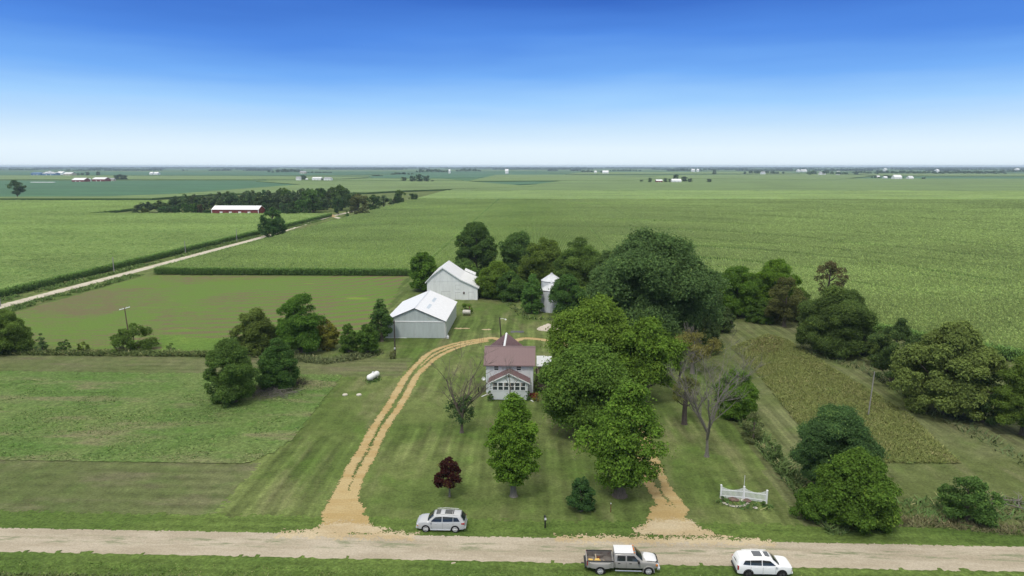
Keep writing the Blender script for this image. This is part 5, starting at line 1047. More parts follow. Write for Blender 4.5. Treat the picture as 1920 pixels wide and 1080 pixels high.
for a in [('red_barn', 134.5, 158, 341.6, 5, 4.5, 24, 'red_wall', T_, 'left one of the two small far red barns with white roofs'), ('red_barn', 173, 197, 340.8, 6, 4, 24, 'red_wall', T_, 'right one of the two small far red barns, beside a white silo'),
          ('farmhouse', 202, 214, 340.3, 5, 3, 9, 'tan_wall', 'grey_roof', 'small tan far house right of the red barns'), ('farmhouse', 555, 563, 339.8, 7, 4, 10, W_, 'grey_roof', 'white far farmhouse left of a round tree, left of centre'),
          ('white_shed', 585, 602, 339.5, 7, 2.5, 20, W_, T_, 'long far white building, left half behind a small tree'), ('white_shed', 607, 620, 339.9, 7, 2.5, 20, W_, 'grey_roof', 'far white building right of the small tree'),
          ('blue_shed', 58, 76, 329.4, 9, 3, 30, 'blue_wall', 'blue_wall', 'far blue shed at the left end of the elevator farm'), ('blue_shed', 79, 104, 329.6, 9, 3, 30, 'blue_wall', 'galv_roof', 'far blue and silver shed below the far left elevator'),
          ('white_shed', 106, 117, 328.6, 9, 6, 30, W_, T_, 'far white shed right of the blue sheds'), ('white_shed', 119, 134, 329.8, 8, 5, 30, 'tan_wall', T_, 'far pale shed at the right end of the elevator farm'),
          ('white_shed', 57, 102, 343.1, 1.4, .6, 7, W_, T_, 'very long thin white strip of a shed in the soybean field at far left'), ('white_shed', 280, 286, 328.0, 7, 5, 20, W_, T_, 'tiny far white shed, left of two, on the left fields'),
          ('white_shed', 288, 296, 328.1, 7, 5, 20, W_, T_, 'tiny far white shed, right of two, on the left fields'), ('red_barn', 1230.5, 1242, 343.3, 5, 2.6, 14, 'red_wall', T_, 'tiny far red barn on the white shed farm'),
          ('white_shed', 1260, 1277.5, 343.4, 5.5, 3.5, 16, W_, T_, 'long far white shed in front of tall trees, right of centre'), ('white_shed', 1115, 1119, 325.4, 9, 5, 30, W_, T_, 'tiny far white shed left of the white barn right of centre'),
          ('white_barn', 1130, 1141, 326.3, 9, 7, 30, W_, T_, 'tiny far white barn right of centre near the horizon'), ('white_house', 841, 844, 325.6, 14, 6, 20, W_, T_, 'tiny far white house at the right end of the centre wood'),
          ('white_barn', 947, 953, 325.9, 14, 8, 30, W_, T_, 'tiny far white barn on the horizon, centre'), ('white_shed', 562, 573, 326.2, 8, 5, 20, 'tan_wall', 'grey_roof', 'far grey-roofed farm between wood and hedge, left of centre'),
          ('white_shed', 1298, 1303, 322.4, 12, 6, 30, W_, T_, 'tiny white shed, left of two, at the far elevator'), ('white_shed', 1307, 1311, 322.4, 12, 6, 30, W_, T_, 'tiny white shed, right of two, at the far elevator'),
          ('white_barn', 1428, 1435, 327.4, 8, 5, 20, W_, 'grey_roof', 'tiny far white barn at the foot of the dark far wood'), ('white_shed', 1496, 1500, 322.6, 10, 5, 30, W_, T_, 'tiny white shed, left end of a far white row on the right'),
          ('white_shed', 1503, 1513, 322.5, 10, 5, 30, W_, T_, 'long white shed in the far white row on the right'), ('white_house', 1537, 1542, 329.2, 8, 6, 15, W_, 'grey_roof', 'tiny white house, left of two, in the dark wood on the right'),
          ('white_house', 1544, 1548, 329.0, 6, 5, 15, W_, T_, 'tiny white house, right of two, in the dark wood on the right'), ('white_house', 1570, 1575, 328.4, 10, 6, 15, W_, T_, 'tiny white house standing clear right of the dark wood'),
          ('white_barn', 1677, 1691, 337.2, 7, 6, 18, W_, T_, 'far white barn by dark trees, the largest building on the right horizon'), ('white_shed', 1645, 1650, 334.4, 5, 3, 12, 'tan_wall', T_, 'tiny pale shed left of the far white barn on the right'),
          ('white_shed', 1658, 1664, 335.2, 4, 3, 12, W_, T_, 'low white shed between bushes left of the far white barn'), ('hoop_shed', 1705, 1713, 337.0, 5, 5, 18, W_, 'galv_roof', 'grey rounded far shed right of the far white barn'),
          ('white_shed', 1757, 1761, 324.6, 14, 6, 30, W_, T_, 'tiny white shed against the long dark wood on the right'), ('white_shed', 1906, 1912, 321.0, 14, 6, 30, W_, T_, 'tiny white shed near the right edge on the horizon'), ('white_shed', 1659, 1663, 321.5, 14, 6, 30, W_, T_, 'tiny white shed on the horizon above the far white barn')]:
    gable_building(*a, trim=False, doors=2 if a[2] - a[1] > 10 and a[4] > 2 else 0)
def silo(cx, by, w, ty, label, name='silo', mat='tank', cat='silo'):
    X, Y = G(cx, by); r = w / F * Y / 2; h = ZY(cx, ty, Y); m = MB(); m.lathe([(r, 0), (r, h * .82), (r * .8, h * .93), (r * .3, h)], 14); o = m.build(name, M[mat], None, loc=(X, Y, 0)); return tag(o, label, cat)
silo(169, 341, 4, 334.5, 'squat white silo between the two small far red barns'); silo(575.5, 338.7, 5, 334.3, 'round white bin right of the far white farmhouse')
for cx, w, ty, l in ((88, 5, 322, 'left silver bin of the far left elevator'), (94, 6, 320.5, 'middle silver bin of the far left elevator'), (99.5, 4, 322, 'right silver bin of the far left elevator')): silo(cx, 328.4, w, ty, l, 'grain_bin', 'galv', 'grain bin')
silo(533 / 1 + 1039 - 0, 327.8, 0.001 + 4, 323.8, 'tiny domed white silo right of the dark wood on the right')
silo(1297, 321, 3, 316, 'pale concrete silo of the far grain elevator', 'elevator', 'tank', 'grain elevator')
def mast(cx, by, ty, label, w=.8, nm='radio_mast'):
    X, Y = G(cx, by); h = min(42.5, ZY(cx, ty, Y)); m = MB()
    for a in (0, 2.1, 4.2): m.tube([(math.cos(a) * w, math.sin(a) * w, 0), (0, 0, h)], w * .35, 4)
    o = m.build(nm, M['grey_pole'], None, loc=(X, Y, 0)); return tag(o, label, 'mast')
mast(94, 328, 309.5, 'thin grain leg tower above the far left silver bins'); mast(806, 322, 308.8, 'thin mast above the centre wood'); mast(1294, 319.5, 309.5, 'thin tower at the far grain elevator', .9); mast(1333, 320, 305, 'tall thin mast right of the far grain elevator')
# ------------------------------------------------------------------ poles
def pole(px_, by, ty, r, label, mat='pole', arms=(), lean=(0, 0), light=None, box=None, guard=None):
    X, Y = G(px_, by); h = ZY(px_ + (lean[0] * 8), ty, Y); o = empty('utility_pole', (X, Y, 0), 0, label, 'pole')
    m = MB(); m.tube([(0, 0, -.1), (lean[0] * .5, lean[1] * .5, h / 2), (lean[0], lean[1], h)], [r * 1.15, r, r * .8], 8); m.build('post', M[mat], o, smooth=True)
    for a, L, tilt, z in arms:
        m = MB(); c, s = math.cos(a), math.sin(a); m.tube([(lean[0] - c * L / 2, lean[1] - s * L / 2, h - z - tilt * L / 2), (lean[0] + c * L / 2, lean[1] + s * L / 2, h - z + tilt * L / 2)], .07, 6); ar = m.build('cross_arm', M['white_trim'] if mat == 'pole' else M[mat], o)
        for t in (-.46, -.15, .2, .46): m = MB(); m.lathe([(.04, 0), (.06, .08), (.03, .16)], 7, (lean[0] + c * L * t, lean[1] + s * L * t, h - z + tilt * L * t + .06)); m.build('insulator', M['chrome'], ar)
    if light:
        m = MB(); m.tube([(lean[0], lean[1], h - .35), (lean[0] + .6, lean[1] - .2, h - .2), (lean[0] + 1.2, lean[1] - .3, h - .3)], .04, 5); a = m.build('lamp_arm', M['galv'], o)
        m = MB(); m.lathe([(.05, .12), (.16, .05), (.2, -.08), (.1, -.18)], 10, (lean[0] + 1.3, lean[1] - .32, h - .35)); m.build('lamp', M['tank'], a)
    if box: m = MB(); m.box(-.12, .12, -.3, -.13, box, box + .35); m.build('meter_box', M['galv'], o)
    return o
pole(246, 660, 577, .12, 'wooden pole with a slanting white cross-arm on the field boundary', arms=[(.5, 1.9, .22, .15)], lean=(-.45, 0))
pole(741, 668, 601, .13, 'slim dark pole in front of the grey machine shed', mat='bark_dark', box=1.5)
pole(940, 640, 595, .13, 'dark pole with a yard lamp behind the farmhouse', mat='bark_dark', lean=(-.35, 0), light=True)
pole(1628, 779, 697, .085, 'bare grey pole on the right lawn beside the wild plot', mat='grey_pole', lean=(.3, 0))
for cx, by, ty, l in ((1, 575, 553, 'grey pole beside the pale lane at the left edge'), (214, 511, 482, 'nearest whole grey pole along the pale lane'), (348, 475, 452, 'middle grey pole along the pale lane'), (444.5, 454, 430, 'grey pole along the pale lane, last one before the single tree')): pole(cx, by, ty, .15, l, mat='grey_pole')
X, Y = G(1532, 948); m = MB(); m.tube([(0, 0, -.1), (.05, 0, 1.5)], [.17, .14], 8); tag(m.build('fence_post', M['grey_pole'], None, loc=(X, Y, 0)), 'short weathered wood post in front of the low dark bush', 'post')
X, Y = G(1145, 960); m = MB(); m.box(-.04, .04, -.04, .04, 0, .95); o = m.build('marker_post', M['rust'], None, loc=(X, Y, 0)); tag(o, 'thin rust-red stake with a silver cap below the big maple', 'post'); m = MB(); m.box(-.05, .05, -.05, .05, .95, 1.05); m.build('cap', M['galv'], o)
X, Y = G(897.5, 735); m = MB(); m.lathe([(.09, 0), (.09, .8), (.05, .9)], 8); tag(m.build('standpipe', M['black'], None, loc=(X, Y, 0)), 'short black pipe post on the grass left of the farmhouse', 'post')
# ------------------------------------------------------------------ yard things
def propane():
    X, Y = G(700, 712); r = empty('propane_tank', (X, Y, 0), R(71), 'white rounded propane tank on the lawn left of the drive', 'tank'); z = .75; a = .52; L = 1.25
    prof = [(.02, -L - .42), (.25, -L - .36), (.42, -L - .2), (a, -L), (a, L), (.42, L + .2), (.25, L + .36), (.02, L + .42)]
    m = MB(); m.lathe(prof, 20, (0, 0, z), 'x'); m.build('shell', M['tank'], r, smooth=True)
    m = MB(); m.lathe([(.2, 0), (.22, .14), (.12, .24), (.02, .26)], 12, (0, 0, z + a - .04)); m.build('dome', M['galv'], r, smooth=True)
    for x in (-.8, .8): m = MB(); m.box(x - .12, x + .12, -.4, .4, 0, .3); m.build('footing', M['concrete'], r)
    m = MB(); m.tube([(.1, -a - .02, z + .1), (.1, -a - .06, .1)], .03, 5); m.build('gas_pipe', M['dark'], r)
    weeds('tall_grass', np.array([X, Y]) + np.random.default_rng(3).normal(0, 1, (700, 2)) * np.array([.55, 1.0]), .35, .05, (.06, .11, .03), 'uncut grass around the feet of the propane tank', 33)
propane()
def oil_tank():
    X, Y = G(875, 591.5); r = empty('oil_tank', (X, Y, 0), R(-3), 'old rust-stained white fuel tank in front of the small round bush', 'tank')
    m = MB(); m.lathe([(.3, -1.0), (.55, -.94), (.58, -.9), (.58, .9), (.55, .94), (.3, 1.0)], 18, (0, 0, .85), 'x'); m.build('shell', M['old_tank'], r, smooth=True)
    for x in (-.7, .7):
        m = MB(); m.tube([(x, -.5, 0), (x, -.35, .6)], .04, 5); m.tube([(x, .5, 0), (x, .35, .6)], .04, 5); m.build('leg', M['rust'], r)
    m = MB(); m.tube([(.75, 0, 1.4), (.75, 0, 2.1)], .06, 6); m.box(.62, .9, -.12, .12, 1.9, 2.25); m.build('pump', M['rust'], r)
oil_tank()
for cx, l in ((647, 'pale round concrete lid in the lawn, left one of the pair'), (673, 'pale round concrete lid in the lawn, right one of the pair')):
    X, Y = G(cx, 741); m = MB(); m.lathe([(.42, 0), (.42, .14), (.36, .2)], 18); tag(m.build('septic_lid', M['concrete'], None, loc=(X, Y, 0)), l, 'lid')
def heap():
    X, Y = G(1026, 617); n = 34; xs = np.linspace(-2.6, 2.6, n); gx, gy = np.meshgrid(xs, xs); r_ = np.hypot(gx / 2.3, gy / 1.9)
    z = np.clip(1.15 * (1 - r_ ** 1.6), -.05, 2) + (fbm(gx * 1.2 + 9, gy * 1.2, 8, 4) - .5) * .9 * (r_ < 1.1); z = np.where(r_ > 1.08, -.05, z)
    i = np.arange(n - 1); a = (i[:, None] * n + i[None, :]).ravel(); f = np.stack([a, a + 1, a + n + 1, a + n], 1)
    o = link('gravel_heap', npmesh('gravel_heap', np.stack([gx.ravel(), gy.ravel(), z.ravel()], 1), f, M['stone'], smooth=False)); o.location = (X, Y, 0); tag(o, 'pale heap of broken stone on the grass behind the farmhouse', 'gravel heap')
heap()
def mailbox():
    X, Y = G(1022, 990); r = empty('mailbox', (X, Y, 0), R(6), 'black mailbox on a thick black post beside the gravel road', 'mailbox')
    m = MB(); m.box(-.075, .075, -.075, .075, -.05, 1.05); m.build('post', M['black'], r, bevel=.01)
    m = MB(); P = [(-.11, 1.05), (.11, 1.05), (.11, 1.2)] + [(.11 * math.cos(t), 1.2 + .11 * math.sin(t)) for t in np.linspace(.2, 2.94, 8)] + [(-.11, 1.2)]; m.prism(P, -.28, .28, 'y'); b = m.build('box', M['black'], r)
    m = MB(); m.prism([(x * .96, z) for x, z in P], -.30, -.283, 'y'); m.build('door', M['galv'], b)
    m = MB(); m.box(-.06, .06, -.2, .2, .88, .98); m.build('newspaper_holder', M['black'], r)
mailbox()
def picket():
    A, B_, C_ = G(1351, 935), G(1394, 938), G(1437, 944.5); r = empty('picket_fence', (B_[0], B_[1], 0), 0, 'short white picket fence with two dipping bays above a flower bed', 'fence')
    L = lambda p: Vector((p[0] - B_[0], p[1] - B_[1], 0))
    for p, h in ((A, 1.62), (B_, 1.62), (C_, 1.55)):
        q = L(p); m = MB(); m.box(q.x - .07, q.x + .07, q.y - .07, q.y + .07, 0, h); m.box(q.x - .1, q.x + .1, q.y - .1, q.y + .1, h, h + .05); m.add([(q.x - .09, q.y - .09, h + .05), (q.x + .09, q.y - .09, h + .05), (q.x + .09, q.y + .09, h + .05), (q.x - .09, q.y + .09, h + .05), (q.x, q.y, h + .14)], [(0, 1, 4), (1, 2, 4), (2, 3, 4), (3, 0, 4)]); m.build('post', M['white_trim'], r)
    for P, Q in ((A, B_), (B_, C_)):
        a, b = L(P), L(Q); m = MB(); d = (b - a); nrm = Vector((-d.y, d.x, 0)).normalized() * .02
        for i in range(1, 19):
            t = i / 19; c = a.lerp(b, t); h = 1.12 + .42 * (2 * t - 1) ** 2; u = d.normalized() * .035
            m.add([c - u - nrm, c + u - nrm, c + u + nrm, c - u + nrm] and [tuple(v + Vector((0, 0, .12))) for v in (c - u - nrm, c + u - nrm, c + u + nrm, c - u + nrm)] + [tuple(v + Vector((0, 0, h))) for v in (c - u - nrm, c + u - nrm, c + u + nrm, c - u + nrm)] + [tuple(c + Vector((0, 0, h + .07)))], [(0, 1, 5, 4), (1, 2, 6, 5), (2, 3, 7, 6), (3, 0, 4, 7), (4, 5, 8), (5, 6, 8), (6, 7, 8), (7, 4, 8)])
        m.build('pickets', M['white_trim'], r)
        for z in (.32, 1.02):
            m = MB(); w = nrm * 1.6; e = Vector((0, 0, .09))
            m.add([a + w * 1.1 + Vector((0, 0, z)), b + w * 1.1 + Vector((0, 0, z)), b + w * 2.6 + Vector((0, 0, z)), a + w * 2.6 + Vector((0, 0, z))] + [v + e for v in (a + w * 1.1 + Vector((0, 0, z)), b + w * 1.1 + Vector((0, 0, z)), b + w * 2.6 + Vector((0, 0, z)), a + w * 2.6 + Vector((0, 0, z)))], [(0, 1, 2, 3), (4, 5, 6, 7), (0, 1, 5, 4), (1, 2, 6, 5), (2, 3, 7, 6), (3, 0, 4, 7)])
            m.v = [(x, y - .07, zz) for x, y, zz in m.v]; m.build('rail', M['white_trim'], r)
    X, Y = G(1393.5, 934); m = MB(); m.tube([(0, 0, 0), (.03, 0, 2.75)], [.035, .025], 6); tag(m.build('thin_pole', M['galv'], None, loc=(X, Y, 0)), 'thin silver pole rising behind the middle of the picket fence', 'pole')
    def rock(cx, cy, s, mat, l, seed):
        X, Y = G(cx, cy); rg = random.Random(seed); m = MB(); n = 9; prof = []
        for i in range(5):
            t = i / 4; prof.append((s * math.sin(math.pi * (.08 + .86 * t)) ** .7, s * .9 * (t - .15)))
        m.lathe(prof, n); m.v = [(x * rg.uniform(.75, 1.25) * 1.25, y * rg.uniform(.75, 1.25), z * rg.uniform(.85, 1.15)) for x, y, z in m.v]; tag(m.build('rock', M[mat], None, loc=(X, Y, 0)), l, 'rock', 'pale border stones of the flower bed' if seed >= 20 and seed < 40 else None)
    rock(1374, 938, .42, 'brown_rock', 'large brown boulder in the flower bed, left of the middle fence post', 1); rock(1380, 939, .32, 'brown_rock', 'brown boulder touching the larger one in the flower bed', 2); rock(1391.5, 939, .25, 'rock', 'grey-white stone at the foot of the middle fence post', 3); rock(1400, 940, .36, 'brown_rock', 'brown boulder right of the middle fence post', 4)
    for i in range(14):
        t = i / 13; cx, cy = 1356 + 46 * t, 943 + 7.5 * math.sin(t * 2.9); rock(cx, cy, .11 + .05 * ((i * 7) % 3), 'rock', 'pale stone in the low border of the flower bed', 20 + i)
    rock(1416.5, 953, .2, 'rock', 'single white stone at the lower right of the flower bed', 60)
    for cx, cy, w, l in ((1354, 938, 9, 'leafy plant at the left fence post'), (1434, 948, 14, 'dark leafy plant at the right fence post')): tpx(cx, cy + 2, cy - 10, w, .02, 'bush', (.055, .105, .035), l, name='plant', cat='plant', leaf=.11, clumps=10, trunk=.03)
picket()
# ------------------------------------------------------------------ vehicles
def ip(x, S, k):
    for a, b in zip(S[:-1], S[1:]):
        if a[0] <= x <= b[0]: t = (x - a[0]) / (b[0] - a[0] + 1e-9); return a[k] * (1 - t) + b[k] * t
    return S[0][k] if x < S[0][0] else S[-1][k]
def densify(S, n=5):
    o = []
    for i in range(len(S) - 1):
        for j in range(n): t = j / n; o.append([S[i][k] * (1 - t) + S[i + 1][k] * t for k in range(len(S[0]))])
    o.append(list(S[-1])); return o
# station: x, sill z, belt z, top z, body half width, half width at the top
def body(S, mat, root, name='body'):
    v, f = [], []; n = 0
    for x, zs, zb, zt, wb, wt in S:
        zm = zs + (zb - zs) * .45; cab = zt - zb
        ring = [(0, zs), (wb * .86, zs), (wb * .97, zs + .06), (wb, zm), (wb * .985, zb - .08), (wb * .955, zb)]
        if cab > .05: ring += [(wb * .93 + (wt - wb * .93) * .5, zb + cab * .5), (wt + .015, zt - .10), (wt - .05, zt - .035), (wt * .6, zt), (0, zt + .01)]
        else: ring += [(wb * .90, zb + max(cab, 0) * .4 + .02), (wb * .8, zb + cab * .6 + .035), (wb * .7, zt + .04), (wb * .45, zt + .055), (0, zt + .06)]
        full = [(y, z) for y, z in ring] + [(-y, z) for y, z in ring[::-1][1:-1]]; n = len(full)
        v += [(x, y, z) for y, z in full]
    for i in range(len(S) - 1):
        for k in range(n): f.append((i * n + k, i * n + (k + 1) % n, (i + 1) * n + (k + 1) % n, (i + 1) * n + k))
    f.append(tuple(range(n))); f.append(tuple(range((len(S) - 1) * n, len(S) * n)))
    m = MB(); m.v = v; m.f = f; return m.build(name, mat, root, smooth=True)
def side_y(S, x, z):
    zb, zt, wb, wt = (ip(x, S, k) for k in (2, 3, 4, 5)); t = min(1, max(0, (z - zb) / max(zt - zb, .05)))
    if t < .5: return wb * .955 + (wb * .93 + (wt - wb * .93) * .5 - wb * .955) * t * 2
    return wb * .93 + (wt - wb * .93) * .5 + (wt + .015 - (wb * .93 + (wt - wb * .93) * .5)) * (t - .5) * 2
def side_glass(S, P, root, s, name='side_window'):
    "P: bottom-left, bottom-right, top-right, top-left in (x, z)"
    m = MB(); nx, nz_ = 8, 4; v = []
    for j in range(nz_ + 1):
        for i in range(nx + 1):
            a, b = i / nx, j / nz_; x = (P[0][0] * (1 - a) + P[1][0] * a) * (1 - b) + (P[3][0] * (1 - a) + P[2][0] * a) * b; z = (P[0][1] * (1 - a) + P[1][1] * a) * (1 - b) + (P[3][1] * (1 - a) + P[2][1] * a) * b
            v.append((x, s * (side_y(S, x, z) + .022), z))
    m.add(v, [(j * (nx + 1) + i, j * (nx + 1) + i + 1, (j + 1) * (nx + 1) + i + 1, (j + 1) * (nx + 1) + i) for j in range(nz_) for i in range(nx)]); return m.build(name, M['car_glass'], root)
def screen(xb, zb, wb, xt, zt, wt, root, name, off):
    m = MB(); n = 6; v = []
    for j in range(2):
        x, z, w = ((xb, zb, wb), (xt, zt, wt))[j]
        for i in range(n + 1): a = i / n * 2 - 1; v.append((x + off[0] - abs(a) ** 2 * .05 * (1 if off[0] > 0 else -1), a * w, z + off[1] - abs(a) ** 3 * .02))
    m.add(v, [(i, i + 1, n + 2 + i, n + 1 + i) for i in range(n)]); return m.build(name, M['car_glass'], root)
def wheel(x, y, r, w, root, rim, dual=False, deep=False):
    s = 1 if y > 0 else -1; e = empty('wheel', (x, y, r)); e.parent = root
    m = MB(); m.lathe([(r * .62, -w / 2), (r * .93, -w / 2), (r, -w * .38), (r, w * .38), (r * .93, w / 2), (r * .62, w / 2)], 26, (0, 0, 0), 'y')
    if dual: m.lathe([(r * .62, -w / 2), (r * .93, -w / 2), (r, -w * .38), (r, w * .38), (r * .93, w / 2), (r * .62, w / 2)], 26, (0, -s * (w + .06), 0), 'y')
    m.build('tyre', M['tyre'], e, smooth=True)
    m = MB(); d = s * w / 2; m.lathe([(r * .66, d * .92), (r * .6, d * .95), (r * .57, d * (.35 if deep else .72)), (.02, d * (.45 if deep else .78))], 22, (0, 0, 0), 'y'); m.build('rim', M['rim'] if deep and rim != 'rim_black' else M['rim_black'], e, smooth=False)
    m = MB(); k = 10
    for i in range(k):
        a = 2 * math.pi * i / k; c, q = math.cos(a), math.sin(a); m.tube([(c * .06, d * .93, q * .06), (c * r * .6, d * .96, q * r * .6)], r * .075, 4)
    m.lathe([(r * .665, d * .9), (r * .665, d * 1.0), (r * .60, d * 1.01), (r * .60, d * .9)], 22, (0, 0, 0), 'y'); m.lathe([(r * .2, d * .9), (r * .17, d * 1.03), (.01, d * 1.04)], 12, (0, 0, 0), 'y')
    m.build('spokes', M[rim], e)
def arch(x, y, r, root, mat='tyre', lip=None, w=.05):
    s = 1 if y > 0 else -1; m = MB(); P = [(x + math.cos(t) * r, .36 + math.sin(t) * r) for t in np.linspace(-.25, math.pi + .25, 18)]
    m.prism(P, y, y - s * .35, 'y'); m.build('wheel_well', M[mat], root)
    if lip:
        m = MB(); m.tube([(p[0], y + s * .005, p[1]) for p in [(x + math.cos(t) * (r + .015), .36 + math.sin(t) * (r + .015)) for t in np.linspace(-.15, math.pi + .15, 16)]], w * .6, 5); m.build('arch_lip', M[lip], root, smooth=True)
def suv(name, cx, by, heading, label, paint, rim, kind):
    X, Y = G(cx, by); hw = .98
    r = empty(name, (X, Y + hw, .0), R(180) if heading < 0 else 0, label, 'car')
    # heading +x; stations from tail to nose
    S = densify([(-2.52, .48, .92, .95, .80, .6), (-2.46, .34, 1.02, 1.08, .90, .70), (-2.28, .30, 1.10, 1.36, .955, .72), (-2.0, .28, 1.13, 1.70, .975, .70), (-1.5, .27, 1.12, 1.755, .98, .71), (-.6, .25, 1.08, 1.79, .98, .72), (.25, .25, 1.06, 1.77, .98, .71), (.72, .25, 1.05, 1.68, .98, .70),
                 (1.10, .26, 1.05, 1.38, .98, .74), (1.42, .26, 1.07, 1.10, .98, .8), (1.75, .27, 1.06, 1.08, .97, .8), (2.15, .28, 1.0, 1.02, .93, .76), (2.42, .32, .86, .90, .82, .66), (2.54, .42, .72, .76, .62, .5)] if kind == 'round' else
                [(-2.52, .48, .95, 1.0, .84, .66), (-2.48, .36, 1.06, 1.16, .93, .75), (-2.36, .32, 1.13, 1.46, .965, .76), (-2.16, .30, 1.14, 1.70, .985, .74), (-1.6, .28, 1.13, 1.775, .99, .75), (-.6, .27, 1.11, 1.80, .99, .75), (.2, .27, 1.09, 1.79, .99, .74), (.62, .27, 1.09, 1.70, .99, .73),
                 (1.0, .28, 1.09, 1.42, .99, .76), (1.34, .28, 1.11, 1.14, .985, .82), (1.75, .28, 1.10, 1.12, .98, .84), (2.2, .30, 1.06, 1.09, .95, .82), (2.42, .36, .98, 1.0, .89, .76), (2.52, .44, .86, .88, .78, .6)], 4)
    b = body(S, M[paint], r); k = kind == 'round'
    for s in (-1, 1):
        if k: W = [[(-1.98, 1.20), (-1.32, 1.18), (-1.30, 1.60), (-1.72, 1.56)], [(-1.26, 1.18), (-.22, 1.15), (-.22, 1.64), (-1.26, 1.61)], [(-.12, 1.15), (1.06, 1.13), (.52, 1.58), (-.12, 1.64)]]
        else: W = [[(-2.0, 1.24), (-1.36, 1.20), (-1.34, 1.60), (-1.80, 1.58)], [(-1.32, 1.20), (-.32, 1.18), (-.32, 1.64), (-1.32, 1.61)], [(-.24, 1.18), (.96, 1.17), (.44, 1.58), (-.24, 1.64)]]
        for P in W: side_glass(S, P, r, s)
        for x in (-.75, .45) if k else (-.8, .38): m = MB(); m.box(x - .1, x + .1, s * .985 - .012, s * .985 + .02, .93, .97); m.build('door_handle', M['chrome' if k else paint], r)
        for x in (-1.3, -.2, .95): m = MB(); m.box(x - .006, x + .006, s * (.983 if k else .992) - .004, s * (.983 if k else .992) + .003, .42, 1.05); m.build('door_gap', M['dark'], r)
        m = MB(); m.box(.93, 1.08, min(s * .95, s * 1.14), max(s * .95, s * 1.14), 1.08, 1.22); m.build('side_mirror', M[paint], r, bevel=.03)
        for x in (-1.50, 1.52): arch(x, s * .985, .44, r, lip=None if k else 'black')
        m = MB(); m.box(-1.0, 1.05, min(s * .93, s * .995), max(s * .93, s * .995), .26, .36); m.build('sill_trim', M['galv' if k else 'black'], r)
        m = MB(); m.tube([(-1.75, s * .66, 1.80), (-.5, s * .67, 1.86), (.5, s * .66, 1.81)], .022, 5); m.build('roof_rail', M['chrome' if k else paint], r, smooth=True)
        m = MB()
        if k: m.box(-2.47, -2.12, min(s * .72, s * .965), max(s * .72, s * .965), .88, 1.06)
        else: m.box(-2.50, -2.36, min(s * .78, s * .972), max(s * .78, s * .972), .72, 1.12)
        m.build('taillight', M['red_lens'], r, bevel=.03)
        m = MB(); m.box(2.22, 2.47, min(s * .60, s * .88), max(s * .60, s * .88), .72 if k else .70, .86 if k else .96); m.build('headlight', M['lamp' if k else 'black'], r, bevel=.03)
        m = MB(); m.box(2.30, 2.44, min(s * .74, s * .90), max(s * .74, s * .90), .66, .72); m.build('indicator', M['amber'], r)
    screen(1.34, 1.16, .80, .76, 1.68, .66, r, 'windscreen', (.035, .045)); screen(-2.44, 1.18, .74, -2.08, 1.66, .62, r, 'rear_window', (-.045, .03))
    if k:
        for x0, x1 in ((.05, .48), (-1.15, -.40)): m = MB(); m.box(x0, x1, -.42, .42, 1.775, 1.812); m.build('sunroof', M['car_glass'], r)
        m = MB(); m.box(-1.30, -1.22, -.42, .42, 1.77, 1.82); m.build('roof_bar', M['black'], r)
    else:
        for x0, x1, w in ((.10, .50, .38), (-.95, -.15, .42)): m = MB(); m.box(x0, x1, -w, w, 1.785, 1.825); m.build('sunroof', plain('tinted_roof_glass', (.06, .07, .085), .15, .6) if 'trg' not in M else M['trg'], r)
    m = MB(); m.box(2.46, 2.55, -.5, .5, .50, .74); m.build('grille', M['chrome' if k else 'black'], r, bevel=.02)
    m = MB(); m.box(-2.60, -2.40, -.86, .86, .38, .62); m.build('rear_bumper', M[paint] if k else M['black'], r, bevel=.06); m = MB(); m.box(2.36, 2.58, -.80, .80, .30, .52); m.build('front_bumper', M[paint], r, bevel=.06)
    for x in (-1.50, 1.52):
        for y in (-.90, .90): wheel(x, y, .385, .235, r, rim)
    return r
suv('parked_car', 826, 998.5, -1, 'silver SUV parked on the grass above the gravel road', 'silver', 'rim', 'round')
suv('parked_car', 1434, 1083.5, 1, 'white SUV with black wheels parked on the near verge at lower right', 'white_car', 'rim_black', 'square')
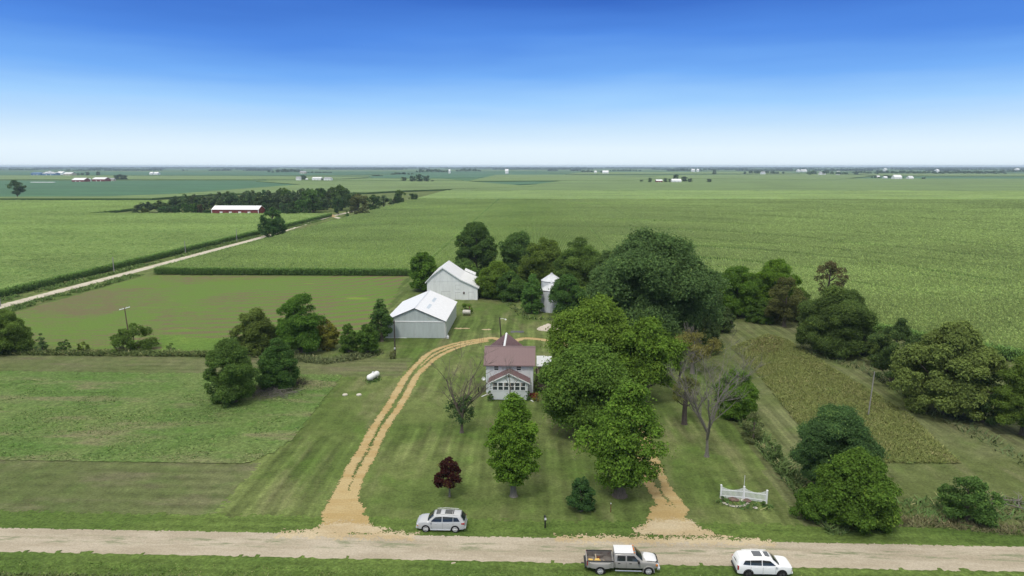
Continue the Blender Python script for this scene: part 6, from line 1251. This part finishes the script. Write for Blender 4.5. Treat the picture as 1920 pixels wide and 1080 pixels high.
def truck():
    X, Y = G(1166, 1078.5); r = empty('pickup_truck', (X + .1, Y + 1.05, 0), R(-.5), 'pewter crew-cab pickup truck with wide rear arches and logs in its open bed', 'pickup truck')
    PW = M['pewter']
    # cab and nose: x from -.75 (cab back) to 3.2
    S = densify([(-.78, .62, 1.25, 1.80, .93, .72), (-.72, .60, 1.28, 1.90, .95, .74), (-.2, .58, 1.29, 1.97, .96, .76), (.7, .58, 1.29, 1.97, .96, .76), (1.15, .58, 1.28, 1.90, .96, .74), (1.55, .58, 1.27, 1.56, .96, .78), (1.86, .58, 1.26, 1.30, .955, .8), (2.3, .58, 1.22, 1.27, .95, .8), (2.9, .60, 1.14, 1.20, .93, .78), (3.16, .64, 1.02, 1.08, .88, .74), (3.24, .70, .90, .95, .82, .7)], 4)
    body(S, PW, r, 'cab')
    m = MB(); m.slab([(-.76, -.70, 1.955), (-.76, .70, 1.955), (.98, .70, 1.975), (.98, -.70, 1.975)], .012)
    m.v = [(x, y, z + .03) for x, y, z in m.v]; m.build('roof_panel', M['pale_roof'], r)  # sheet paler than the pewter cab, as on the bonnet
    m = MB(); n = 6
    hood = [(1.95, 1.345, .72), (2.5, 1.325, .72), (3.0, 1.25, .66), (3.14, 1.17, .60)]; v = []
    for x, z, w in hood:
        for i in range(n + 1): a = i / n * 2 - 1; v.append((x, a * w, z + .008 - .03 * abs(a) ** 3))
    m.add(v, [(j * (n + 1) + i, j * (n + 1) + i + 1, (j + 1) * (n + 1) + i + 1, (j + 1) * (n + 1) + i) for j in range(3) for i in range(n)]); m.build('bonnet', M['pale_roof'], r, smooth=True)
    m = MB(); m.tube([(3.02, -.72, 1.22), (3.17, -.5, 1.22), (3.22, 0, 1.22), (3.17, .5, 1.22), (3.02, .72, 1.22)], .045, 6); m.build('bonnet_deflector', M['black'], r)
    for s in (-1, 1):
        side_glass(S, [(-.55, 1.34), (.22, 1.34), (.22, 1.80), (-.50, 1.80)], r, s); side_glass(S, [(.36, 1.34), (1.46, 1.32), (1.02, 1.80), (.36, 1.80)], r, s)
        for x in (-.68, .29, 1.55): m = MB(); m.box(x - .008, x + .008, s * .962 - .006, s * .962 + .004, .64, 1.26); m.build('door_gap', M['dark'], r)
        for x in (-.35, .68): m = MB(); m.box(x - .11, x + .11, s * .96 - .01, s * .96 + .025, 1.08, 1.14); m.build('door_handle', M['black'], r)
        m = MB(); m.box(1.32, 1.48, min(s * .96, s * 1.2), max(s * .96, s * 1.2), 1.22, 1.48); m.build('side_mirror', M['black'], r, bevel=.02)
        m = MB(); m.tube([(-.7, s * 1.0, .42), (1.7, s * 1.0, .42)], .05, 7); m.build('running_board', M['chrome'], r)
        m = MB(); m.box(3.0, 3.24, min(s * .60, s * .90), max(s * .60, s * .90), .86, 1.04); m.build('headlight', M['lamp'], r, bevel=.02); m = MB(); m.box(2.98, 3.18, min(s * .82, s * .935), max(s * .82, s * .935), .90, 1.06); m.build('indicator', M['amber'], r)
        arch(2.35, s * .955, .50, r, lip='pewter', w=.09); m = MB(); m.box(-3.30, -3.22, min(s * .80, s * .97), max(s * .80, s * .97), .84, 1.24); m.build('taillight', M['red_lens'], r)
    screen(1.80, 1.33, .80, 1.20, 1.86, .70, r, 'windscreen', (.035, .04)); screen(-.78, 1.40, .66, -.74, 1.80, .62, r, 'rear_window', (-.02, .0))
    for y in (-.62, -.2, 0, .2, .62): m = MB(); m.box(.98, 1.12, y - .05, y + .05, 1.985, 2.04); m.build('roof_lamp', M['amber'], r)
    # bed
    m = MB(); x0, x1, w = -3.26, -.84, .96
    for s in (-1, 1): m.box(x0, x1, min(s * (w - .12), s * w), max(s * (w - .12), s * w), .62, 1.24)
    m.box(x1 - .09, x1, -w + .121, w - .121, .62, 1.25); m.build('bed_side', PW, r, bevel=.02)
    m = MB(); m.box(x0 + .06, x1 - .091, -w + .122, w - .122, .62, .72); 
    for s in (-1, 1): m.box(x0 + .06, x1 - .091, min(s * (w - .14), s * (w - .122)), max(s * (w - .14), s * (w - .122)), .72, 1.2); m.box(-2.5, -1.7, min(s * .56, s * (w - .141)), max(s * .56, s * (w - .141)), .721, .96)
    m.build('bed_liner', M['bed'], r)
    m = MB()
    for s in (-1, 1): m.box(x0, x1, min(s * (w - .14), s * (w + .01)), max(s * (w - .14), s * (w + .01)), 1.241, 1.275)
    m.build('bed_rail', M['black'], r)
    m = MB(); m.box(-3.34, -3.262, -.90, .90, .68, 1.24); m.build('tailgate', PW, r); m = MB(); m.box(-3.50, -3.345, -.92, .92, .52, .72); m.build('rear_bumper', M['black'], r, bevel=.03); m = MB(); m.tube([(-3.5, 0, .5), (-3.78, 0, .5)], .04, 6); m.build('tow_hitch', M['black'], r)
    for s in (-1, 1):  # flared rear arches of a dual-wheel truck
        v = []; nx = 14
        for i in range(nx + 1):
            t = i / nx; x = -3.05 + t * 1.95; b = math.sin(math.pi * min(1, max(0, t))) ** .45; o = .25 * b
            v += [(x, s * (w - .01), 1.16), (x, s * (w + o * .75), 1.10 * 1 if b > .1 else 1.12), (x, s * (w + o), .92), (x, s * (w + o), .66 if abs(x + 2.08) > .5 else .36 + math.sqrt(max(.25 - (x + 2.08) ** 2 * .98, 0)) + .02)]
        m = MB(); m.add(v, [(i * 4 + k, i * 4 + k + 1, (i + 1) * 4 + k + 1, (i + 1) * 4 + k) for i in range(nx) for k in range(3)]); m.build('rear_arch', PW, r, smooth=True)
        arch(-2.08, s * (w + .19), .47, r)
    m = MB(); m.box(3.12, 3.40, -.92, .92, .50, .74); m.build('front_bumper', M['chrome'], r, bevel=.05); m = MB(); m.box(3.2, 3.27, -.55, .55, .78, 1.02); m.build('grille', M['black'], r)
    for y in (-.88, .88): wheel(2.35, y, .40, .24, r, 'rim', deep=True)
    for y in (-1.06, 1.06): wheel(-2.08, y, .40, .23, r, 'rim', dual=True, deep=True)
    B0 = r.location
    def inbed(nm, m, mat, l, cat): o = m.build(nm, M[mat], None, smooth=False, loc=(B0.x, B0.y + .32, .02)); return tag(o, l, cat)
    m = MB(); m.tube([(-3.1, -.42, .86), (-2.7, -.5, .86)], .14, 9); inbed('log', m, 'yellow', 'split yellow log nearest the tailgate in the pickup bed', 'log')
    m = MB(); m.tube([(-2.62, -.62, .86), (-2.0, -.60, .86)], .13, 9); inbed('log', m, 'yellow', 'longest yellow log lying along the near side of the pickup bed', 'log')
    m = MB(); m.tube([(-2.5, -.36, .84), (-2.1, -.3, .84)], .12, 9); inbed('log', m, 'yellow', 'yellow log behind the longest one in the pickup bed', 'log')
    m = MB(); m.box(-2.42, -2.36, -.3, .5, .9, .95); inbed('plank', m, 'plank', 'pale plank leaning across the logs in the pickup bed', 'plank')
    m = MB(); m.box(-2.3, -2.0, 0, .3, .73, .86); inbed('scrap_iron', m, 'rust', 'rusty iron lump beside the leaning plank in the pickup bed', 'scrap')
    m = MB(); m.tube([(-1.75, -.2, .76), (-1.3, -.62, .76)], .025, 5); inbed('stick', m, 'plank', 'thin pale stick on the floor of the pickup bed', 'stick')
truck()
